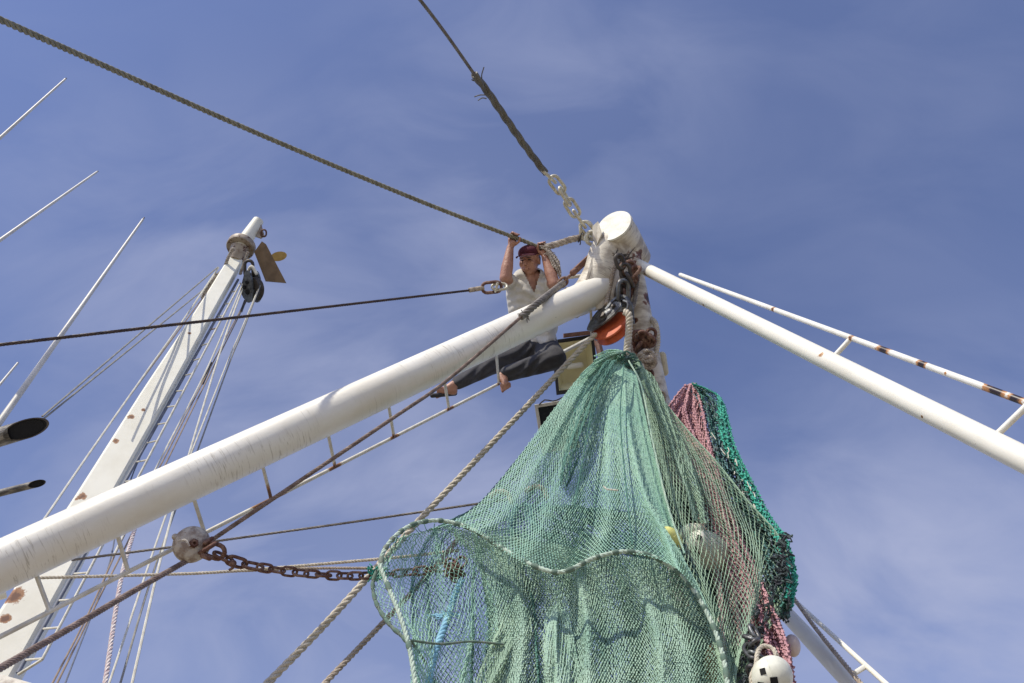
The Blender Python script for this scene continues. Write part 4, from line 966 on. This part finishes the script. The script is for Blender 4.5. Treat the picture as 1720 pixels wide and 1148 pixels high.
X = sheet([(1120, 725, 3.74), (1150, 790, 3.74), (1180, 900, 3.82), (1200, 1000, 3.75), (1215, 1100, 3.66)], [(1165, 750, 3.74), (1215, 810, 3.74), (1245, 900, 3.74), (1270, 980, 3.7), (1285, 1050, 3.68)], None, nc=34, nr=64, folds=((3, .06, .3),), bunch=1.0, seed=53, jit=.004, foldpow=.3)
obj('faded_lining', net_mesh(X, .0032), m_pinkgrey, NET, 'faded pinkish netting inside')

# blue rope inside
single('rope', MB().rope(PYv(*crom([(776, 975, 3.54), (764, 1000, 3.52), (755, 1030, 3.50), (742, 1065, 3.48), (728, 1105, 3.46), (714, 1180, 3.44)], 30).T), .019, 3, .09, step=12, k=8), m_blue_rope,
       'thick light blue twisted rope hanging inside the left wing of the green net', 'rope')
g = MB()
for q in range(8): 
    c0 = PYv(748 + random.uniform(-18, 14), 1035 + random.uniform(-4, 4), 3.5); g.tube(crom([c0 + np.array([random.uniform(-.05, .05), 0, random.uniform(-.02, .02)]) for _ in range(3)], 6), .006, 5)
single('lashing', g, m_blue_rope, 'blue twine lashing tied round the light blue rope', 'lashing')

# floats
def flt(x, y, Y, rx, ry, tilt, label, m, holes=(), name='net_float', rope=True):
    c = PYv(x, y, Y); d = np.linalg.norm(c - CAM); k = d / F
    t = thing(name, label, 'net float', c, 'plastic floats on the nets')
    a = unit(RT * math.cos(tilt) + UP * math.sin(tilt)); b = unit(np.cross(FW, a)); vd = -ray(x, y)
    b = unit(b - vd * b.dot(vd)); 
    obj('shell', MB().ell(c, np.array([b * ry * k, vd * ry * k, a * rx * k]), 36, 24), m, t)
    obj('mould_seam', MB().link(c, a if False else b, vd, 2 * ry * k * 1.008, 2 * ry * k * 1.008 - 1e-4, .0018, 5), m, t)
    for hx, hy, hs in holes:                               # flat black plates stand for the shade in the lug holes
        nn = unit(a * hx * rx + b * hy * ry + vd * math.sqrt(max(.05, 1 - hx * hx - hy * hy)) * ry)
        p = c + a * hx * rx * k + b * hy * ry * k + vd * ry * k * math.sqrt(max(.02, 1 - hx * hx - hy * hy)) * .985
        s1 = unit(np.cross(nn, a)); s2 = np.cross(nn, s1); z = hs * k
        obj('lug_hole', MB().plate([p + s1 * z + s2 * z * .6, p - s1 * z * .8 + s2 * z, p - s1 * z - s2 * z * .7, p + s1 * z * .7 - s2 * z], .006), m_black, t, smooth=False)
    return t
flt(1190, 925, 3.68, 40, 29, -.62, 'white oval float seen through the mesh on the right side of the green net', m_float, ((-.50, .40, 6), (-.60, -.25, 5), (-.30, .50, 5)))
flt(1127, 906, 3.50, 23, 16, -.9, 'dull yellow float left of the white oval one, inside the green net', m_floaty)
flt(1163, 895, 3.74, 22, 15, .1, 'small whitish float end just above the oval float', m_float)
flt(1297, 1137, 3.34, 31, 29, .3, 'round white float with dark lug holes hanging at the bottom right of the net', m_float, ((-.62, .25, 6), (.02, .22, 6.5), (-.35, -.35, 5)))
single('rope', MB().rope(PYv(*crom([(1268, 1170, 3.36), (1262, 1140, 3.36), (1270, 1118, 3.36), (1272, 1100, 3.38), (1280, 1086, 3.4), (1298, 1090, 3.4), (1305, 1103, 3.38)], 30).T), .012, 3, .07, k=6), m_rope_white,
       'pale rope threaded round the round white float', 'rope')
g = MB()
for i in range(9):
    c0 = PYv(1268 + random.uniform(-9, 9), 1062 + i * 10, 3.42)
    g.link(c0, np.array([random.gauss(0, 1) for _ in range(3)]), np.array([random.gauss(0, 1) for _ in range(3)]), .08, .05, .010)
single('chain', g, m_block_dark, 'dark chain links beside the round white float', 'chain')
flt(1331, 1085, 3.70, 12, 16, .2, 'small pinkish white float half hidden behind the pink net', mat('pinkish_float', (.6, .5, .46), .5))
g = MB().ell(PYv(1196, 1120, 3.72), np.array([RT * .04, UP * .12, FW * .04]), 14, 10)
single('bundle', g, mat('ochre_canvas', (.38, .24, .08), .8, col2=(.2, .1, .05), scale=14, bump=.5), 'ochre brown canvas bundle inside the bottom of the green net', 'bundle')
for x, y in ((845, 830), (905, 822)):
    single('snagged_rag', MB().rope(PYv(*crom([(x - 22, y + 4, 3.64), (x - 8, y - 4, 3.62), (x + 8, y, 3.62), (x + 14, y + 16, 3.64)], 12).T), .017, 3, .06, k=6), m_rope_frayed,
           'pale frayed rope scrap snagged at the left' if x < 880 else 'pale frayed rope scrap snagged nearer the centre', 'rope scrap')

# second net: pink, with green selvage
N2 = thing('trawl_net', 'pink net with an emerald edge rising to a point behind the green net', 'fishing net', PYv(1160, 646, 3.76))
LP = [(1150, 648, 3.78), (1132, 672, 3.76), (1122, 695, 3.76), (1150, 745, 3.74), (1180, 800, 3.71), (1215, 900, 3.66), (1245, 1000, 3.62), (1280, 1110, 3.56), (1290, 1180, 3.54)]
RP = [(1168, 645, 3.78), (1182, 690, 3.76), (1194, 745, 3.74), (1208, 790, 3.71), (1240, 880, 3.66), (1285, 980, 3.62), (1325, 1075, 3.56), (1336, 1130, 3.54), (1342, 1180, 3.52)]
for s_, dy in ((61, 0), (62, .06), (63, .12)):
    X = sheet(LP, RP, None, nc=28, nr=120, folds=((2, .05, .3 + s_), (5, .03, 1 + s_)), bunch=.8, seed=s_, jit=.0025, foldpow=.3) + np.array([0, dy, 0])
    obj('pink_panel', net_mesh(X, .0042 if s_ < 63 else .005), m_pink, N2)
LG = [(1162, 645, 3.74), (1178, 672, 3.74), (1188, 710, 3.72), (1200, 765, 3.70), (1225, 820, 3.68), (1265, 900, 3.66), (1295, 960, 3.62), (1300, 1010, 3.60)]
RG = [(1174, 647, 3.74), (1203, 668, 3.74), (1220, 705, 3.72), (1232, 750, 3.70), (1258, 805, 3.68), (1292, 870, 3.66), (1325, 930, 3.62), (1329, 1025, 3.60)]
for s_, dy, mm in ((71, 0, m_dgreen), (72, .06, m_green_blue), (73, .11, m_darknet)):
    X = sheet(LG, RG, None, nc=13, nr=84, folds=((2, .04, .3 + s_), (4, .03, 1)), bunch=.7, seed=s_, jit=.005, foldpow=.3) + np.array([0, dy, 0])
    obj('green_panel', net_mesh(X, .0034), mm, N2)
LE = [(1206, 668, 3.69), (1206, 710, 3.68), (1212, 745, 3.66), (1238, 790, 3.66), (1275, 860, 3.64), (1308, 915, 3.61), (1322, 960, 3.58), (1322, 1000, 3.56)]
RE = [(1212, 672, 3.69), (1224, 710, 3.68), (1232, 745, 3.66), (1256, 795, 3.66), (1288, 858, 3.64), (1320, 905, 3.61), (1333, 960, 3.58), (1331, 1010, 3.56)]
X = sheet(LE, RE, None, nc=6, nr=90, folds=((1, .02, .3),), bunch=.2, seed=75, jit=.004, foldpow=.3)
obj('selvage', net_mesh(X, .0045), m_emer, N2, 'bright emerald edge')
g = MB()
cE = crom([(1163, 645, 3.71), (1190, 655, 3.71), (1212, 672, 3.69), (1225, 715, 3.68), (1234, 750, 3.66), (1258, 800, 3.66), (1290, 862, 3.64), (1322, 915, 3.61), (1334, 965, 3.58), (1331, 1020, 3.56)], 150)
cE3 = PYv(*cE.T)
g.rope(cE3, .008, 2, .05, k=4)
for i in range(0, 150, 1):
    a = cE3[i]; g.tube(np.array([a, a + np.array([random.uniform(-.006, .014), 0, random.uniform(-.008, .012)])]), .0038, 4)
obj('fringe', g, m_emer, N2)
for q in range(12):
    k = random.random(); x = np.interp(k, [0, 1], [1198, 1272]) + random.uniform(-6, 6); y = np.interp(k, [0, 1], [725, 855]) + random.uniform(-10, 10)
    a = PYv(x, y, 3.60)
    obj('torn_strand', MB().tube(crom([a, a + np.array([random.uniform(-.012, .012), 0, random.uniform(-.04, .04)]), a + np.array([random.uniform(-.01, .03), 0, random.uniform(-.06, .06)])], 5), .003, 4), m_line_white, N2)
g = MB()
for q in range(26):
    x = 1318 + random.uniform(-14, 9); y = random.uniform(895, 1020); a = PYv(x, y, 3.50)
    g.tube(crom([a + np.array([random.uniform(-.03, .03) for _ in range(3)]) for _ in range(4)], 7), .005, 4)
obj('snarl', g, m_darknet, N2, 'dark snarled twine')
for w_ in range(2):
    X = sheet([(1296, 990, 3.61), (1300, 1010, 3.61), (1306, 1030, 3.61)], [(1330, 985, 3.61), (1330, 1010, 3.61), (1322, 1036, 3.61)], None, nc=6, nr=10, folds=((1, .02, w_),), bunch=.3, seed=90 + w_, jit=.005)
    obj('torn_corner', net_mesh(X, .0032), m_dgreen, N2)

# ------------------------------------------------------------------ the man
def remesh(mb, voxel, smooth_it=2):
    me = mb.mesh('tmp', np.zeros(3), False); o = bpy.data.objects.new('tmp', me); C.objects.link(o)
    r = o.modifiers.new('r', 'REMESH'); r.mode = 'VOXEL'; r.voxel_size = voxel
    s = o.modifiers.new('s', 'SMOOTH'); s.iterations = smooth_it; s.factor = .5
    dg = bpy.context.evaluated_depsgraph_get(); dg.update()
    ev = o.evaluated_get(dg); m2 = ev.to_mesh()
    nv = len(m2.vertices); V = np.empty(nv * 3); m2.vertices.foreach_get('co', V); V = V.reshape(-1, 3)
    f = [tuple(p.vertices) for p in m2.polygons]
    ev.to_mesh_clear(); bpy.data.objects.remove(o); bpy.data.meshes.remove(me)
    out = MB(); out.add(V, f); return out
D = 6.95
hipL, hipR = P(888, 588, 6.86), P(915, 584, 6.86); pel = P(902, 580, 6.9)
wst = P(898, 548, 6.95); chest = P(889, 492, 6.98); neckb = P(888, 466, 7.0)
shL, shR = P(862, 478, 6.97), P(920, 474, 6.99)            # image left / right shoulder
elL, elR = P(849, 468, 6.80), P(931, 478, 6.80)
wrL, wrR = P(857, 416, 6.94), P(915, 430, 6.95)
knL, knR = P(822, 616, 6.62), P(932, 603, 6.52)
anL, anR = P(760, 648, 6.42), P(846, 630, 6.42)
MAN = thing('person', 'man in maroon cap, pale shirt and dark trousers behind the boom gripping the rope', 'person', anL)
VW = -ray(887, 440)                                        # from the head towards the viewer
iu = unit(UP - VW * UP.dot(VW)); ir = np.cross(iu, VW); ir = ir if ir.dot(RT) > 0 else -ir
HS = 1.13; Hc = P(889, 440, 6.98)
hf = unit(VW * .90 - ir * .36 + iu * .06); hu = unit(iu * .97 - ir * .16 - hf * 0); hu = unit(hu - hf * hu.dot(hf)); hr_ = np.cross(hf, hu)
if hr_.dot(ir) < 0: hr_ = -hr_
def H(x, y, z): return Hc + (hr_ * x + hu * y + hf * z) * HS
def hax(a, b, c): return np.array([hr_ * a, hu * b, hf * c]) * HS
g = MB()
g.ell(H(0, .03, -.02), hax(.078, .088, .092)); g.ell(H(0, -.035, .012), hax(.066, .078, .068))
g.ell(H(0, -.085, .035), hax(.036, .026, .030)); g.ell(H(0, -.012, .088), hax(.015, .030, .020)); g.ell(H(0, -.026, .098), hax(.019, .013, .016))
g.ell(H(0, .028, .074), hax(.052, .012, .014)); 
for s_ in (-1, 1):
    g.ell(H(.040 * s_, -.018, .055), hax(.024, .022, .020)); g.ell(H(.078 * s_, -.008, -.012), hax(.010, .030, .017))
g.ell(H(0, -.055, .078), hax(.024, .0065, .011)); g.ell(H(0, -.067, .075), hax(.020, .0065, .010))
g.capsule(H(0, -.07, -.02), neckb, .058, .064)
g.capsule(neckb, chest, .085, .118); g.capsule(chest, wst, .115, .115); g.capsule(wst, pel, .115, .115)
for sh, el, wr in ((shL, elL, wrL), (shR, elR, wrR)):
    g.capsule(neckb, sh, .065, .064); g.capsule(sh, el, .062, .052); g.capsule(el, lerp(el, wr, .35), .052, .053); g.capsule(lerp(el, wr, .35), wr, .053, .031)
for hp, kn, an in ((hipL, knL, anL), (hipR, knR, anR)):
    g.capsule(hp, kn, .08, .055); g.capsule(kn, an, .052, .036)
# hands close round the rope
def hand(c, t, wr, rr, thumb):
    t = unit(t); w_ = c - wr; w_ = unit(w_ - t * w_.dot(t)); n_ = np.cross(t, w_)
    if n_.dot(VW) < 0: n_ = -n_                           # n_ points at the viewer
    g.capsule(wr, c - w_ * .055, .029, .030)
    for i in range(4):
        o = t * (i - 1.5) * .0205
        g.capsule(c - w_ * .060 + o * .8 - n_ * .012, c - w_ * .012 + o - n_ * (rr + .012), .0125, .0110)
        ln = (.0, .004, .003, -.004)[i]; pr = None
        for a in np.linspace(-115, 100 + ln * 4000, 8):      # arc round the rope, knuckles up
            p = c + o + (rr + .010 + .002 * random.random()) * (math.sin(math.radians(a + 25)) * w_ * 1.0 - math.cos(math.radians(a + 25)) * n_ * 1.0 * (1 if True else 1))
            if pr is not None: g.capsule(pr, p, .0098 - .0012 * (a > 20), .0092 - .0012 * (a > 20), 8)
            pr = p
    p0 = c - w_ * .055 + t * thumb * .028; p1 = c - w_ * .020 + t * thumb * .046 + n_ * .024; p2 = c + w_ * .008 + t * thumb * .036 + n_ * (rr + .014)
    g.capsule(p0, p1, .0135, .0115); g.capsule(p1, p2, .0115, .0095)
rt = unit(ropeA[5] - ropeA[3])
hand(P(864, 399, 6.955), rt, wrL, .026, 1); hand(P(911, 415, 6.975), unit(P(940, 409, 6.97) - P(905, 416, 6.96)), wrR, .028, -1)
# feet
def foot(an, heel, ball, toe, side):
    g.capsule(an, heel, .036, .032); g.capsule(heel, ball, .032, .026); g.capsule(an, ball, .034, .024)
    d = unit(toe - ball); s1 = unit(side - d * np.dot(side, d))
    g.capsule(ball - s1 * .022, ball + s1 * .022, .018, .018)
    for i in range(5):
        st = ball + s1 * (i - 2) * .0165
        g.capsule(st, st + d * (.055 - .007 * abs(i - (0 if True else 4))), .0115 if i else .014, .0085 if i else .012, 8)
foot(anL, P(762, 657, 6.42), P(742, 657, 6.40), P(730, 662, 6.38), iu)
foot(anR, P(841, 633, 6.40), P(849, 646, 6.34), P(851, 656, 6.32), ir)
body = obj('body', remesh(g, .0055, 3), m_skin, MAN)
# face
for s_ in (-1, 1):
    obj('eye', MB().ell(H(.030 * s_, .008, .068), hax(.0125, .0045, .010), 12, 8), m_eye, MAN)
    obj('eyebrow', MB().capsule(H(.018 * s_, .024, .088), H(.046 * s_, .022, .074), .0042, .0032, 8), m_eye, MAN)
obj('mouth', MB().capsule(H(-.020, -.061, .080), H(.020, -.061, .080), .0042, .0042, 8), m_lip, MAN)
g = MB(); g.ell(H(0, .022, -.040), hax(.080, .078, .078)); obj('hair', remesh(g, .008), m_eye, MAN)
# cap
g = MB(); g.ell(H(0, .070, -.020), hax(.087, .064, .095), 24, 12)
capm = remesh(g, .007, 1); V = capm.v[0]; loc = (V - H(0, .048, -.01)).dot(hu)
V += np.outer(np.where(loc < 0, -loc, 0), hu)              # flat underside at the band
cap_ = obj('cap', capm, m_cap, MAN)
rim = []
for a in np.linspace(-80, 80, 17): rim.append(H(.080 * math.sin(math.radians(a)), .052 - .008 * abs(math.sin(math.radians(a))), .075 * math.cos(math.radians(a)) + .015))
out = []
for a in np.linspace(80, -80, 17): out.append(H(.078 * math.sin(math.radians(a)), .046 - .004 * math.cos(math.radians(a)) - .010 * abs(math.sin(math.radians(a))), .135 * math.cos(math.radians(a)) ** .6 + .012))
vb = rim + out; n_ = 17
g = MB(); V = [p + hu * .004 for p in rim] + [p + hu * .004 for p in out[::-1]] + [p - hu * .003 for p in rim] + [p - hu * .003 for p in out[::-1]]
f = [(i, i + 1, n_ + i + 1, n_ + i) for i in range(n_ - 1)] + [(2 * n_ + i, 3 * n_ + i, 3 * n_ + i + 1, 2 * n_ + i + 1) for i in range(n_ - 1)] + [(n_ + i, n_ + i + 1, 3 * n_ + i + 1, 3 * n_ + i) for i in range(n_ - 1)]
g.add(V, f); obj('brim', g, m_cap, cap_)
# shirt
g = MB()
g.capsule(lerp(neckb, shL, .35), chest, .10, .150); g.capsule(lerp(neckb, shR, .35), chest, .10, .150)
g.capsule(chest - ir * .070, wst - ir * .065, .138, .150); g.capsule(chest + ir * .070, wst + ir * .065, .138, .142)
g.capsule(wst, pel + ir * .02, .155, .165); g.capsule(wst + ir * .06, P(924, 574, 6.72), .11, .05); g.capsule(P(915, 560, 6.78), P(918, 578, 6.70), .09, .06)
for sh, el in ((shL, elL), (shR, elR)):
    g.capsule(lerp(neckb, sh, .4), sh, .078, .072); g.capsule(sh, lerp(sh, el, .55), .072, .070)
shirt = remesh(g, .010, 2)
V = shirt.v[0]; V += .006 * np.sin(V.dot(ir)[:, None] * 62 + V.dot(iu)[:, None] * 34 + 2 * np.sin(V.dot(iu)[:, None] * 21)) * unit(VW) + .005 * np.sin(V.dot(iu)[:, None] * 90 + 3 * np.sin(V.dot(ir)[:, None] * 17)) * unit(VW)
# open V neck: leave out the cloth inside a wedge below the throat
cN = lerp(P(897, 492, 6.85), P(897, 492, 6.85), 0)
keep = []
for q in shirt.f:
    c = V[list(q)].mean(0) - cN; x_, y_, z_ = c.dot(ir), c.dot(iu), (V[list(q)].mean(0) - chest).dot(VW)
    if z_ > .02 and 0 < y_ and abs(x_ + .10 * y_) < y_ * .42: continue
    keep.append(q)
shirt.f = keep
sh_ = obj('shirt', shirt, m_shirt, MAN)
# trousers
g = MB()
g.capsule(hipL, hipR, .125, .125); g.capsule(pel, hipR, .13, .125)
g.capsule(hipL, knL, .110, .078); g.capsule(knL, lerp(knL, anL, .86), .078, .056)
g.capsule(hipR, knR, .120, .098); g.capsule(knR, lerp(knR, anR, .92), .096, .066); g.capsule(hipR, lerp(knR, anR, .2), .09, .08)
tr = remesh(g, .010, 2); V = tr.v[0]; V += .007 * np.sin(V.dot(ir)[:, None] * 46 - V.dot(iu)[:, None] * 70 + 2.5 * np.sin(V.dot(ir)[:, None] * 14)) * unit(VW)
obj('trousers', tr, m_trouser, MAN)
obj('sandal_sole', MB().capsule(P(764, 661, 6.44), P(726, 665, 6.37), .020, .018), m_sandal, MAN)
print('objects', len(bpy.data.objects), 'faces', sum(len(m.polygons) for m in bpy.data.meshes))
